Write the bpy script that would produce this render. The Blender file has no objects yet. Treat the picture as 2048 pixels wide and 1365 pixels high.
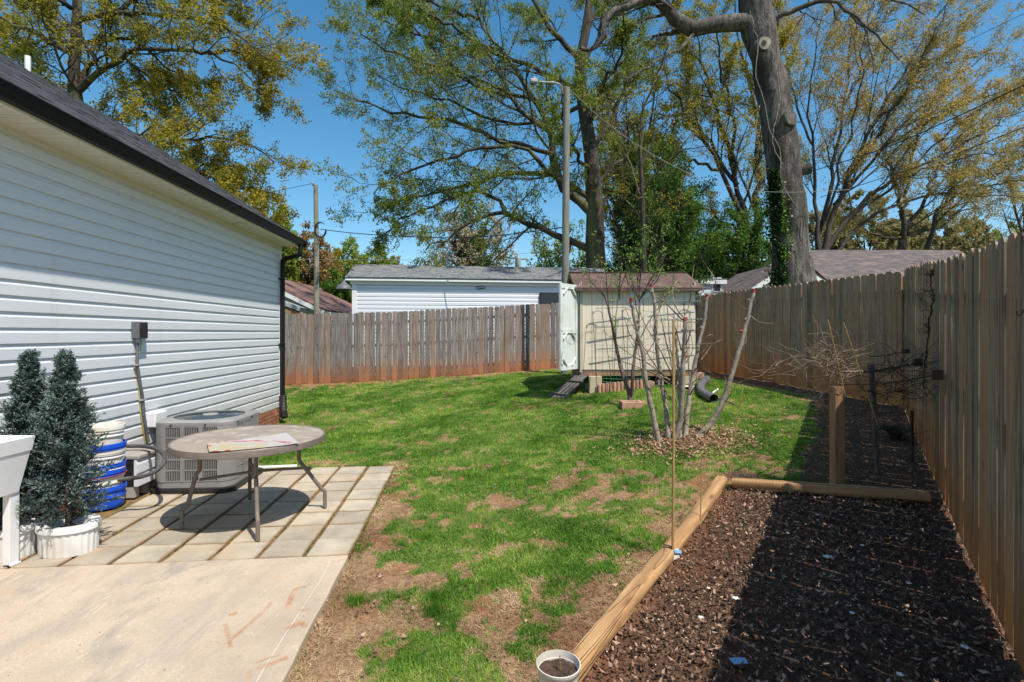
import bpy, math, random
import numpy as np
from mathutils import Vector, Matrix

random.seed(7); rng = np.random.default_rng(7)
SC = bpy.context.scene
COL = SC.collection
PI = math.pi
R = math.radians

# ------------------------------------------------------------------ camera, light
F = 1024.0; EYE = 1.6; HY = 667.0; CX = 1024.0
cam_d = bpy.data.cameras.new('camera'); cam = bpy.data.objects.new('camera', cam_d); COL.objects.link(cam)
cam.location = (0, 0, EYE); cam.rotation_euler = (R(90), 0, 0)
cam_d.sensor_width = 36; cam_d.lens = 36*F/2048; cam_d.shift_y = -(682.5-HY)/2048
cam_d.clip_start = .05; cam_d.clip_end = 2000
SC.camera = cam
SUNV = Vector((.40, -.46, 1.0)).normalized()           # towards the sun
sun_d = bpy.data.lights.new('sun', 'SUN'); sun = bpy.data.objects.new('sun', sun_d); COL.objects.link(sun)
sun_d.energy = 4.6; sun_d.angle = R(.5); sun_d.color = (1.0, .95, .87)
sun.rotation_euler = SUNV.to_track_quat('Z', 'Y').to_euler(); sun.location = (5, -6, 20)
W = bpy.data.worlds.new('World'); SC.world = W; W.use_nodes = True
wn = W.node_tree.nodes; wl = W.node_tree.links; wn.clear()
sky = wn.new('ShaderNodeTexSky'); sky.sky_type = 'NISHITA'; sky.sun_disc = False
sky.sun_elevation = math.asin(SUNV.z); sky.sun_rotation = math.atan2(SUNV.x, SUNV.y)
sky.air_density = 1.0; sky.dust_density = 1.1; sky.ozone_density = 1.6; sky.altitude = 250
bg = wn.new('ShaderNodeBackground'); bg.inputs[1].default_value = .14
wo = wn.new('ShaderNodeOutputWorld')
hs = wn.new('ShaderNodeHueSaturation'); hs.inputs['Saturation'].default_value = 1.32; hs.inputs['Hue'].default_value = .487
wl.new(sky.outputs[0], hs.inputs['Color']); wl.new(hs.outputs[0], bg.inputs[0]); wl.new(bg.outputs[0], wo.inputs[0])
SC.view_settings.view_transform = 'Standard'; SC.view_settings.look = 'None'
SC.view_settings.gamma = 1; SC.view_settings.exposure = 0.33; SC.view_settings.use_curve_mapping = False
SC.cycles.max_bounces = 6; SC.cycles.diffuse_bounces = 3; SC.cycles.transparent_max_bounces = 8

# ------------------------------------------------------------------ geometry helpers
def sm(o, label=None, cat=None, group=None, kind=None):
    if label: o['label'] = label
    if cat: o['category'] = cat
    if group: o['group'] = group
    if kind: o['kind'] = kind
    return o
def thing(name, label, cat, loc=(0, 0, 0), group=None, rz=0):
    o = bpy.data.objects.new(name, None); COL.objects.link(o); o.location = loc; o.rotation_euler = (0, 0, rz)
    o.empty_display_size = .2
    return sm(o, label, cat, group)
def mesh_np(name, v, f):
    me = bpy.data.meshes.new(name); v = np.asarray(v, np.float32); f = np.asarray(f, np.int32)
    k = f.shape[1]
    me.vertices.add(len(v)); me.vertices.foreach_set('co', v.ravel())
    me.loops.add(f.size); me.loops.foreach_set('vertex_index', f.ravel())
    me.polygons.add(len(f)); me.polygons.foreach_set('loop_start', np.arange(0, f.size, k, dtype=np.int32))
    me.update(calc_edges=True); return me
def fattr(me, name, vals, dom='FACE'):
    a = me.attributes.new(name, 'FLOAT', dom); a.data.foreach_set('value', np.asarray(vals, np.float32))
def link(name, me, mat, parent=None, loc=None, rot=None, smooth=None, world=True):
    """mesh in world coordinates (world=True) is shifted so that it sits under its parent"""
    o = bpy.data.objects.new(name, me); COL.objects.link(o)
    if mat is not None and len(me.materials) == 0: me.materials.append(mat)
    if parent is not None: o.parent = parent
    if loc is not None: o.location = loc
    elif world:
        off = Vector((0, 0, 0)); p = parent
        while p is not None: off = off + Vector(p.location); p = p.parent
        if parent is not None: o.location = -off
    if rot is not None: o.rotation_euler = rot
    if smooth:
        me.shade_smooth(); me.set_sharp_from_angle(angle=R(smooth if smooth > 1 else 40))
    return o
class MB:
    def __init__(s): s.v = []; s.f = []
    def add(s, v, f):
        b = len(s.v); s.v.extend([tuple(p) for p in v]); s.f.extend([tuple(i+b for i in q) for q in f]); return s
    def box(s, x0, x1, y0, y1, z0, z1):
        return s.add([(x0,y0,z0),(x1,y0,z0),(x1,y1,z0),(x0,y1,z0),(x0,y0,z1),(x1,y0,z1),(x1,y1,z1),(x0,y1,z1)],
                     [(0,3,2,1),(4,5,6,7),(0,1,5,4),(1,2,6,5),(2,3,7,6),(3,0,4,7)])
    def obox(s, c, ux, uy, uz):
        c, ux, uy, uz = map(Vector, (c, ux, uy, uz)); v = []
        for k in (-1, 1):
            for i, j in ((-1,-1),(1,-1),(1,1),(-1,1)): v.append(c+ux*i+uy*j+uz*k)
        return s.add(v, [(0,3,2,1),(4,5,6,7),(0,1,5,4),(1,2,6,5),(2,3,7,6),(3,0,4,7)])
    def beam(s, a, b, w, h, up=(0,0,1)):
        a, b = Vector(a), Vector(b); d = (b-a); L = d.length; d.normalize()
        sd = d.cross(Vector(up)); sd.normalize(); u = sd.cross(d)
        return s.obox((a+b)/2, d*(L/2), sd*(w/2), u*(h/2))
    def prism(s, poly, z0, z1):
        n = len(poly); v = [(x,y,z0) for x,y in poly]+[(x,y,z1) for x,y in poly]
        return s.add(v, [tuple(range(n))[::-1], tuple(range(n,2*n))]+[(i,(i+1)%n,n+(i+1)%n,n+i) for i in range(n)])
    def extr(s, prof, a, b):
        """prof points (3D offsets) swept from a to b"""
        a, b = Vector(a), Vector(b); n = len(prof)
        v = [a+Vector(p) for p in prof]+[b+Vector(p) for p in prof]
        return s.add(v, [tuple(range(n))[::-1], tuple(range(n,2*n))]+[(i,(i+1)%n,n+(i+1)%n,n+i) for i in range(n)])
    def tube(s, pts, r, n=8):
        P = np.array([tuple(p) for p in pts], float)[None]
        rr = np.full(P.shape[:2], r) if np.isscalar(r) else np.array(r, float)[None]
        v, f = tubes(P, rr, n); b = len(v); m = P.shape[1]
        s.add(v, [tuple(q) for q in f]+[tuple(range(n))[::-1], tuple(range((m-1)*n, m*n))]); return s
    def lathe(s, prof, cx, cy, n=32, sx=1, sy=1, flute=0, fk=0):
        v = []
        for r, z in prof:
            for i in range(n):
                a = 2*PI*i/n; q = r*(1+flute*math.cos(fk*a)) if fk else r
                v.append((cx+q*sx*math.cos(a), cy+q*sy*math.sin(a), z))
        m = len(prof); f = [(k*n+i, k*n+(i+1)%n, (k+1)*n+(i+1)%n, (k+1)*n+i) for k in range(m-1) for i in range(n)]
        return s.add(v, f)
    def disc(s, cx, cy, z, r, n=32, sx=1, sy=1):
        return s.add([(cx+r*sx*math.cos(2*PI*i/n), cy+r*sy*math.sin(2*PI*i/n), z) for i in range(n)], [tuple(range(n))])
    def mesh(s, name='m'):
        me = bpy.data.meshes.new(name); me.from_pydata(s.v, [], s.f); me.update(); return me
    def link(s, name, mat, parent=None, **k): return link(name, s.mesh(name), mat, parent, **k)
def bev(o, w, seg=2):
    m = o.modifiers.new('bevel', 'BEVEL'); m.width = w; m.segments = seg; m.limit_method = 'ANGLE'; return o
def nrm(a): return a/np.maximum(np.linalg.norm(a, axis=-1, keepdims=True), 1e-9)
def tubes(P, Rr, sides):
    N, n, _ = P.shape
    T = np.empty_like(P); T[:, 1:-1] = P[:, 2:]-P[:, :-2]; T[:, 0] = P[:, 1]-P[:, 0]; T[:, -1] = P[:, -1]-P[:, -2]; T = nrm(T)
    mt = nrm(T.mean(1)); ref = np.where(np.abs(mt[:, 2:3]) < .75, np.array([[0,0,1.]]), np.array([[1.,0,0]]))[:, None, :]
    U = nrm(np.cross(T, np.broadcast_to(ref, T.shape))); V = np.cross(T, U)
    a = np.arange(sides)*2*PI/sides
    ring = U[:, :, None]*np.cos(a)[None, None, :, None]+V[:, :, None]*np.sin(a)[None, None, :, None]
    v = (P[:, :, None]+ring*Rr[:, :, None, None]).reshape(-1, 3)
    b = (np.arange(N)*n*sides)[:, None, None]+(np.arange(n-1)*sides)[None, :, None]; i = np.arange(sides)[None, None]; j = (i+1) % sides
    f = np.stack([b+i, b+j, b+sides+j, b+sides+i], -1).reshape(-1, 4)
    return v, f
def join_np(lst):
    vs, fs, b = [], [], 0
    for v, f in lst: vs.append(v); fs.append(f+b); b += len(v)
    return np.concatenate(vs), np.concatenate(fs)
def resample(pts, n):
    """Catmull-Rom through pts, n samples"""
    p = np.asarray(pts, float); k = len(p)
    if k == 2: t = np.linspace(0, 1, n)[:, None]; return p[0]*(1-t)+p[1]*t
    q = np.vstack([2*p[0]-p[1], p, 2*p[-1]-p[-2]])
    s = np.linspace(0, k-1-1e-6, n); i = s.astype(int); t = (s-i)[:, None]
    a, b, c, d = q[i], q[i+1], q[i+2], q[i+3]
    return .5*((2*b)+(-a+c)*t+(2*a-5*b+4*c-d)*t**2+(-a+3*b-3*c+d)*t**3)

# ------------------------------------------------------------------ noise, terrain
_tab = rng.random((256, 256))
def vnoise(x, y):
    xi = np.floor(x).astype(int); yi = np.floor(y).astype(int); fx = x-xi; fy = y-yi
    fx = fx*fx*(3-2*fx); fy = fy*fy*(3-2*fy)
    g = lambda a, b: _tab[a % 256, b % 256]
    return (g(xi,yi)*(1-fx)+g(xi+1,yi)*fx)*(1-fy)+(g(xi,yi+1)*(1-fx)+g(xi+1,yi+1)*fx)*fy
def fbm(x, y, s=1., o=4):
    r = 0; a = .5; t = 0
    for k in range(o): r = r+a*vnoise(x*s+17*k, y*s+31*k); t += a; a *= .5; s *= 2.03
    return r/t
CP = np.array([(-1,2.5,-.03),(-1.2,5,-.03),(-1.5,7,-.03),(-4.3,9.49,-.05),(-2,9,.02),(-5.83,13.3,.26),(-2,13.8,.40),(1.28,14.4,.61),
 (4.3,14.8,.72),(4.68,11.2,.69),(5.17,6.75,.61),(2.14,2.146,.19),(.73,0,.06),(.3,2.3,.0),(1.95,4.7,.20),(2,6.3,.30),(2.3,9.9,.53),(0,8,.17),
 (-4,0,-.03),(-4,4,-.03),(-4,-2,-.03),(-9,6,0),(-9,13,.25),(7,13,.75),(7,7,.65),(5,1,.35),(0,-2,-.02)], float)
def _u(r2): return np.where(r2 > 1e-12, r2*np.log(np.maximum(r2, 1e-12)), 0)
_n = len(CP); _A = np.zeros((_n+3, _n+3))
_d2 = ((CP[:, None, :2]-CP[None, :, :2])**2).sum(-1); _A[:_n, :_n] = _u(_d2)+np.eye(_n)*.6
_A[:_n, _n] = 1; _A[:_n, _n+1:] = CP[:, :2]; _A[_n, :_n] = 1; _A[_n+1:, :_n] = CP[:, :2].T
_w = np.linalg.solve(_A, np.concatenate([CP[:, 2], np.zeros(3)]))
def H(x, y):
    x = np.clip(np.asarray(x, float), -9, 7); y = np.clip(np.asarray(y, float), -2, 15)
    r2 = (x[..., None]-CP[:, 0])**2+(y[..., None]-CP[:, 1])**2
    return (_u(r2)*_w[:_n]).sum(-1)+_w[_n]+_w[_n+1]*x+_w[_n+2]*y
def h(x, y): return float(H(np.array([x]), np.array([y]))[0])
def P3(px, py, Y): return ((px-CX)/F*Y, Y, EYE+(HY-py)/F*Y)
def G(px, py, dz=0.):
    """where the sight line through a photo pixel meets the ground"""
    z = 0.
    for _ in range(25):
        Y = F*(EYE-z)/(py-HY); x = (px-CX)/F*Y; z = .5*z+.5*(h(x, Y)+dz)
    return (x, Y, z-dz)

# setting-out lines ---------------------------------------------------
WALL_C = (-4.30, 9.49); WALL_S = -.0654                       # house corner and wall slope dx/dy
def wx(y): return WALL_C[0]+WALL_S*(y-WALL_C[1])
SLAB_C = np.array((-1.178, 3.69)); pu = nrm(np.array([-.095, 1.])); pv = np.array([pu[1], -pu[0]])  # pu away, pv to the right
FB0, FB1 = np.array((-9.2, 12.82)), np.array((4.30, 14.84))    # back fence
FR0, FR1 = FB1, np.array((5.17, 6.75))                        # right fence, far run
FN0, FN1 = FR1, np.array((.62, -.16))                          # right fence, near run
T0 = np.array(G(1165, 1345)[:2]); T1 = np.array(G(1345, 1120)[:2]); T2_ = np.array(G(1442, 972)[:2]); T3_ = np.array(G(1860, 1004)[:2])

# ------------------------------------------------------------------ materials
def newmat(name):
    m = bpy.data.materials.new(name); m.use_nodes = True; nt = m.node_tree; b = nt.nodes['Principled BSDF']
    return m, nt, b, nt.nodes.new, nt.links.new
def sock(b, v): b.default_value = v
def lin(c): return (*c, 1) if len(c) == 3 else c
def mix(N, L, fac, a, b, mode='MIX'):
    n = N('ShaderNodeMix'); n.data_type = 'RGBA'; n.blend_type = mode
    for s, v in ((n.inputs[0], fac), (n.inputs[6], a), (n.inputs[7], b)):
        if isinstance(v, (tuple, list)): s.default_value = lin(v)
        elif isinstance(v, (int, float)): s.default_value = v
        else: L(v, s)
    return n.outputs[2]
def math_(N, L, op, a, b=None, clamp=False):
    n = N('ShaderNodeMath'); n.operation = op; n.use_clamp = clamp
    for i, v in enumerate((a, b)):
        if v is None: continue
        if isinstance(v, (int, float)): n.inputs[i].default_value = v
        else: L(v, n.inputs[i])
    return n.outputs[0]
def maprange(N, L, v, a, b, c=0., d=1.):
    n = N('ShaderNodeMapRange'); L(v, n.inputs[0])
    for i, x in enumerate((a, b, c, d)): n.inputs[i+1].default_value = x
    return n.outputs[0]
def coords(N, L, kind='Object', scale=(1,1,1), offrand=False):
    t = N('ShaderNodeTexCoord'); m = N('ShaderNodeMapping'); m.inputs['Scale'].default_value = scale
    src = t.outputs[kind]
    if offrand:
        oi = N('ShaderNodeObjectInfo'); v = N('ShaderNodeVectorMath'); v.operation = 'MULTIPLY_ADD'
        cb = N('ShaderNodeCombineXYZ'); L(oi.outputs['Random'], cb.inputs[0]); L(oi.outputs['Random'], cb.inputs[1]); L(oi.outputs['Random'], cb.inputs[2])
        L(cb.outputs[0], v.inputs[0]); v.inputs[1].default_value = (37, 53, 71); L(src, v.inputs[2]); src = v.outputs[0]
    L(src, m.inputs[0]); return m.outputs[0]
def noise(N, L, vec, scale, detail=4, rough=.55, dist=0):
    n = N('ShaderNodeTexNoise'); n.inputs['Scale'].default_value = scale; n.inputs['Detail'].default_value = detail
    n.inputs['Roughness'].default_value = rough; n.inputs['Distortion'].default_value = dist; L(vec, n.inputs['Vector']); return n.outputs['Fac']
def bump(N, L, b, hgt, strength, dist=.01):
    n = N('ShaderNodeBump'); n.inputs['Strength'].default_value = strength; n.inputs['Distance'].default_value = dist
    L(hgt, n.inputs['Height']); L(n.outputs[0], b.inputs['Normal'])
def M(name, c1, c2=None, scale=6, rough=.8, bmp=0, stretch=(1,1,1), metal=0, spec=.4, rand=0, c3=None, s3=1.5, bd=.01, detail=5, lo=.35, hi=.65, fine=0):
    m, nt, b, N, L = newmat(name)
    b.inputs['Roughness'].default_value = rough; b.inputs['Metallic'].default_value = metal; b.inputs['Specular IOR Level'].default_value = spec
    v = coords(N, L, 'Object', stretch, offrand=rand > 0)
    n1 = noise(N, L, v, scale, detail); c2 = c2 or tuple(x*.8 for x in c1)
    col = mix(N, L, maprange(N, L, n1, lo, hi), c1, c2)
    if c3:
        n3 = noise(N, L, v, s3, 3); col = mix(N, L, maprange(N, L, n3, .5, .68), col, c3)
    if rand:
        oi = N('ShaderNodeObjectInfo'); k = maprange(N, L, oi.outputs['Random'], 0, 1, 1-rand, 1+rand)
        h_ = N('ShaderNodeHueSaturation'); L(k, h_.inputs['Value']); L(col, h_.inputs['Color']); col = h_.outputs[0]
    L(col, b.inputs['Base Color'])
    if bmp:
        hh = n1
        if fine: hh = math_(N, L, 'ADD', n1, noise(N, L, v, fine, 3))
        bump(N, L, b, hh, bmp, bd)
    return m
def leafmat(name, c1, c2, c3, trans=.35, rough=.6):
    m, nt, b, N, L = newmat(name)
    a = N('ShaderNodeAttribute'); a.attribute_name = 'tint'
    r = N('ShaderNodeValToRGB'); e = r.color_ramp.elements; e[0].color = lin(c1); e[1].color = lin(c3); e[0].position = .1; e[1].position = .9
    x = e.new(.5); x.color = lin(c2); L(a.outputs['Fac'], r.inputs[0]); L(r.outputs[0], b.inputs['Base Color'])
    b.inputs['Roughness'].default_value = rough; b.inputs['Specular IOR Level'].default_value = .25
    tr = N('ShaderNodeBsdfTranslucent'); L(r.outputs[0], tr.inputs[0]); ms = N('ShaderNodeMixShader'); ms.inputs[0].default_value = trans
    L(b.outputs[0], ms.inputs[1]); L(tr.outputs[0], ms.inputs[2]); L(ms.outputs[0], nt.nodes['Material Output'].inputs[0]); return m
def fencemat(name, base, dark, warm, stain, zs, zf, warmth=.5, grey=.0):
    m, nt, b, N, L = newmat(name)
    b.inputs['Roughness'].default_value = .85; b.inputs['Specular IOR Level'].default_value = .2
    v = coords(N, L, 'Object', (1, 1, 1), offrand=True)
    vs = coords(N, L, 'Object', (55, 30, 2.2), offrand=True); vb = coords(N, L, 'Object', (9, 9, .9), offrand=True)
    g = noise(N, L, vs, 1, 6, .65, .4); br = noise(N, L, vb, 1, 4, .6, .5)
    col = mix(N, L, maprange(N, L, g, .38, .62), base, dark)
    oi = N('ShaderNodeObjectInfo')
    wf = math_(N, L, 'MULTIPLY', maprange(N, L, math_(N, L, 'ADD', br, math_(N, L, 'MULTIPLY', oi.outputs['Random'], .5)), .62, .95), warmth)
    col = mix(N, L, wf, col, warm)
    vo = N('ShaderNodeTexVoronoi'); vo.inputs['Scale'].default_value = 1.; L(coords(N, L, 'Object', (7, 7, 3.2), offrand=True), vo.inputs['Vector'])
    kn = maprange(N, L, vo.outputs['Distance'], .06, .16, 1, 0); col = mix(N, L, math_(N, L, 'MULTIPLY', kn, .85), col, tuple(x*.45 for x in dark))
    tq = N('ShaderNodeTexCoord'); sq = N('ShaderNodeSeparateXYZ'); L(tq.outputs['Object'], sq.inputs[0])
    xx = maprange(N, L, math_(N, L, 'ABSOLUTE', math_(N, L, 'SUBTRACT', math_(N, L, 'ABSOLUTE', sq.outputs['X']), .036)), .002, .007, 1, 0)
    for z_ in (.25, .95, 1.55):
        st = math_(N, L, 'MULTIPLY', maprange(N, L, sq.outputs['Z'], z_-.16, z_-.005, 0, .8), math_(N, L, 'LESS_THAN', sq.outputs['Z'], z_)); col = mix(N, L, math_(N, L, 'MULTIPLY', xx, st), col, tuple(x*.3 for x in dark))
    # darker rain runs from the top
    rn = noise(N, L, coords(N, L, 'Object', (24, 24, .35), offrand=True), 1, 3)
    col = mix(N, L, maprange(N, L, rn, .55, .75, 0, .55), col, tuple(x*.55 for x in dark))
    sp = N('ShaderNodeSeparateXYZ'); t = N('ShaderNodeTexCoord'); L(t.outputs['Object'], sp.inputs[0])
    zz = math_(N, L, 'ADD', sp.outputs['Z'], math_(N, L, 'MULTIPLY', math_(N, L, 'ADD', noise(N, L, coords(N, L, 'Object', (16, 16, 1.2), offrand=True), 1, 4), -.5), .55))
    col = mix(N, L, maprange(N, L, zz, zs, zf, .92, 0), col, stain)
    k = maprange(N, L, oi.outputs['Random'], 0, 1, .62, 1.22); hsn = N('ShaderNodeHueSaturation'); L(k, hsn.inputs['Value']); L(col, hsn.inputs['Color'])
    L(hsn.outputs[0], b.inputs['Base Color'])
    bump(N, L, b, math_(N, L, 'ADD', g, math_(N, L, 'MULTIPLY', kn, -.6)), .5, .004)
    return m
MT = {}
MT['fence_back'] = fencemat('weathered fence wood', (.40,.36,.33), (.15,.125,.11), (.19,.115,.07), (.34,.135,.055), .04, .58, .7)
MT['fence_right'] = fencemat('pale fence wood', (.49,.40,.28), (.18,.13,.085), (.31,.19,.11), (.52,.22,.065), -.02, .62, .85)
MT['siding'] = M('white vinyl siding', (.68,.69,.705), (.645,.655,.67), 3, .42, .10, (8,.6,30), spec=.4, bd=.002)
MT['trim'] = M('white trim', (.76,.76,.74), (.72,.72,.70), 5, .5)
MT['soffit'] = M('cream soffit vinyl', (.78,.75,.66), (.74,.71,.62), 60, .6, .15, bd=.002)
MT['black'] = M('black gutter metal', (.006,.006,.007), (.010,.009,.009), 20, .5, .02, spec=.25)
MT['shingle_dark'] = M('charcoal shingles', (.030,.030,.034), (.065,.065,.07), 40, .95, .5, c3=(.018,.018,.02), s3=8)
MT['shingle_grey'] = M('grey shingles', (.19,.20,.20), (.09,.10,.11), 9, .95, .4, (1,1,4), c3=(.24,.22,.19), s3=6)
MT['shingle_brown'] = M('brown shingles', (.13,.082,.064), (.085,.053,.043), 14, .95, .4, c3=(.17,.11,.085), s3=5)
MT['shingle_house'] = M('mottled brown shingles', (.135,.108,.10), (.075,.065,.07), 3.2, .95, .2, (1,1,5), c3=(.18,.14,.12), s3=2)
MT['shingle_red'] = M('faded red-brown shingles', (.23,.125,.095), (.16,.09,.075), 4, .95)
MT['brick'] = M('red clay brick', (.36,.13,.07), (.26,.09,.05), 14, .9, .4, rand=.22, c3=(.42,.22,.14), s3=9)
MT['mortar'] = M('mortar', (.30,.19,.13), (.20,.12,.08), 30, .95, .3)
MT['black_plastic'] = M('black corrugated plastic', (.015,.015,.016), (.03,.028,.026), 10, .45)
MT['grey_plastic'] = M('grey plastic', (.10,.10,.115), (.14,.14,.15), 10, .5, spec=.4)
MT['ac'] = M('warm grey enamel', (.27,.262,.25), (.24,.232,.22), 7, .5, .03, c3=(.21,.195,.175), s3=4)
MT['ac_dark'] = M('dark coil', (.03,.028,.025), (.06,.05,.04), 60, .8, .3)
MT['fan'] = M('blue-grey wire guard', (.05,.08,.10), (.08,.11,.13), 20, .4, metal=.3)
MT['table_metal'] = M('brown powder coat', (.19,.15,.12), (.15,.12,.10), 12, .5, spec=.4)
MT['table_top'] = M('weathered taupe table top', (.32,.262,.21), (.25,.205,.17), 5, .75, .06, c3=(.39,.335,.275), s3=9, fine=80)
MT['conc'] = M('white plastic', (.78,.78,.76), (.73,.72,.70), 7, .45, spec=.45)
MT['bucket'] = M('off-white bucket plastic', (.74,.73,.68), (.66,.62,.54), 5, .42, spec=.45, c3=(.55,.45,.34), s3=3)
MT['blue'] = M('blue plastic', (.008,.085,.60), (.01,.07,.48), 6, .3, spec=.5)
MT['fluted'] = M('fluted pale planter', (.72,.71,.68), (.66,.645,.61), 8, .6, .05, c3=(.60,.54,.47), s3=2)
MT['lid'] = M('grey lid', (.36,.33,.29), (.30,.27,.24), 8, .8, .1)
MT['timber'] = M('treated timber', (.50,.305,.15), (.36,.20,.09), 5, .85, .7, (1,1,1), c3=(.30,.18,.095), s3=3, rand=.1, fine=50)
MT['post'] = M('brown treated post', (.33,.19,.095), (.24,.13,.065), 4, .85, .5, (14,14,1.2), c3=(.38,.24,.13), s3=1.5)
MT['oldwood'] = M('grey old wood', (.19,.165,.15), (.10,.08,.07), 5, .9, .4, (10,10,1.5))
MT['darkwood'] = M('dark rough wood', (.07,.045,.03), (.04,.025,.018), 8, .9, .4)
MT['bamboo'] = M('bamboo cane', (.48,.31,.12), (.38,.24,.09), 5, .6, rand=.1)
MT['shed_wall'] = M('tan painted panel', (.74,.655,.52), (.68,.59,.455), 3.5, .8, .25, (4,4,1), c3=(.74,.53,.36), s3=1.4, fine=70)
MT['shed_trim'] = M('tan trim', (.52,.44,.30), (.46,.38,.25), 5, .8, .1)
MT['door_in'] = M('pale mint door inside', (.64,.67,.63), (.58,.61,.57), 4, .7, .1, c3=(.50,.52,.44), s3=3)
MT['rust'] = M('rusty steel rod', (.10,.06,.045), (.05,.04,.035), 14, .7, metal=.2)
MT['green_rod'] = M('green coated rod', (.05,.13,.10), (.04,.10,.08), 14, .5)
MT['green_wire'] = M('green plastic mesh', (.01,.20,.08), (.01,.15,.06), 10, .5)
MT['terracotta'] = M('clay block', (.46,.27,.17), (.36,.19,.12), 8, .9, .3, rand=.18, c3=(.25,.16,.11), s3=4)
MT['stone_edge'] = M('weathered scalloped block', (.36,.25,.18), (.24,.17,.13), 9, .95, .4, rand=.15, c3=(.18,.15,.13), s3=5)
MT['bark_pale'] = M('pale grey bark', (.36,.315,.25), (.22,.18,.135), 9, .85, .3, (1,1,2.5), c3=(.20,.165,.14), s3=5)
MT['bark_fruit'] = M('brown young bark', (.17,.115,.09), (.09,.06,.05), 14, .85, .4, (1,1,3))
MT['shoot'] = M('tan young shoots', (.24,.17,.11), (.13,.09,.06), 10, .8)
MT['bark_oak'] = M('dark oak bark', (.075,.058,.045), (.032,.025,.02), 3, .95, .6, (4,4,1), c3=(.13,.125,.05), s3=.5, bd=.05)
MT['bark_twig'] = M('twig bark', (.07,.052,.038), (.04,.03,.024), 3, .9)
MT['bark_warm'] = M('brown maple bark', (.085,.065,.052), (.045,.034,.028), 3, .9, .3, (4,4,1))
MT['red_paint'] = M('red pruning paint', (.36,.045,.035), (.26,.03,.025), 20, .7)
MT['pole'] = M('weathered pole wood', (.30,.27,.20), (.19,.165,.115), 3, .9, .4, (9,9,.8), c3=(.24,.24,.13), s3=1.2)
MT['pole_dark'] = M('grey pole wood', (.24,.235,.20), (.14,.135,.11), 3, .9, .4, (9,9,.8), c3=(.20,.21,.13), s3=1.2)
MT['galv'] = M('galvanised steel', (.38,.38,.38), (.30,.30,.30), 8, .6)
MT['wire'] = M('black cable', (.02,.02,.02), (.03,.03,.03), 5, .6)
MT['wire_pale'] = M('pale cable', (.30,.30,.30), (.24,.24,.24), 5, .5)
MT['glass'] = M('dark window glass', (.012,.016,.02), (.03,.035,.04), 9, .45, spec=.5)
MT['pot'] = M('cream pot plastic', (.66,.63,.55), (.58,.54,.46), 6, .5, c3=(.45,.38,.30), s3=3)
MT['potsoil'] = M('potting soil', (.045,.028,.018), (.10,.06,.04), 40, .95, .9, fine=120)
MT['mulch'] = M('mulch bits', (.10,.06,.04), (.05,.03,.02), 30, .95)
MT['bluebit'] = M('pale blue plastic', (.22,.42,.62), (.16,.34,.52), 5, .4)
MT['dish'] = M('red and white dish', (.65,.60,.58), (.50,.04,.05), 9, .4, lo=.45, hi=.5)
MT['cream_wall'] = M('cream siding', (.55,.52,.42), (.50,.47,.38), 3, .7)
MT['grey_wall'] = M('beige-grey siding', (.40,.38,.32), (.35,.33,.28), 3, .7)
MT['yellow'] = M('yellow cable', (.55,.42,.05), (.5,.38,.04), 5, .5)
MT['hose_grey'] = M('dusty black hose', (.085,.08,.078), (.055,.05,.05), 9, .7)
MT['hose'] = M('green hose', (.03,.10,.07), (.02,.07,.05), 5, .5)
MT['cutwood'] = M('pale cut wood', (.40,.35,.29), (.22,.18,.145), 5, .9, .3)
MT['fluff'] = M('dry grass straw stick', (.40,.28,.15), (.3,.2,.1), 5, .8)

def paver_mat():
    m, nt, b, N, L = newmat('concrete paver')
    b.inputs['Roughness'].default_value = .9; b.inputs['Specular IOR Level'].default_value = .2
    v = coords(N, L, 'Object', offrand=True); w = coords(N, L, 'Generated')
    n = noise(N, L, v, 5, 6); n2 = noise(N, L, v, 70, 3)
    col = mix(N, L, maprange(N, L, n, .35, .7), (.47,.40,.30), (.32,.285,.22))
    col = mix(N, L, maprange(N, L, noise(N, L, v, 2.2, 3), .52, .72, 0, .7), col, (.50,.34,.20))
    col = mix(N, L, maprange(N, L, n2, .3, .7, 0, .25), col, (.25,.22,.19))
    # dirt creeping in from the edges
    sp = N('ShaderNodeSeparateXYZ'); L(w, sp.inputs[0])
    ex = math_(N, L, 'ABSOLUTE', math_(N, L, 'SUBTRACT', sp.outputs[0], .5)); ey = math_(N, L, 'ABSOLUTE', math_(N, L, 'SUBTRACT', sp.outputs[1], .5))
    e = math_(N, L, 'ADD', math_(N, L, 'MAXIMUM', ex, ey), math_(N, L, 'MULTIPLY', math_(N, L, 'ADD', n, -.5), .12))
    col = mix(N, L, maprange(N, L, e, .44, .50, 0, .75), col, (.26,.17,.09))
    oi = N('ShaderNodeObjectInfo'); hsn = N('ShaderNodeHueSaturation'); L(maprange(N, L, oi.outputs['Random'], 0, 1, .84, 1.12), hsn.inputs['Value']); L(col, hsn.inputs['Color'])
    L(hsn.outputs[0], b.inputs['Base Color']); bump(N, L, b, math_(N, L, 'ADD', n, math_(N, L, 'MULTIPLY', n2, .4)), .35, .004); return m
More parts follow.
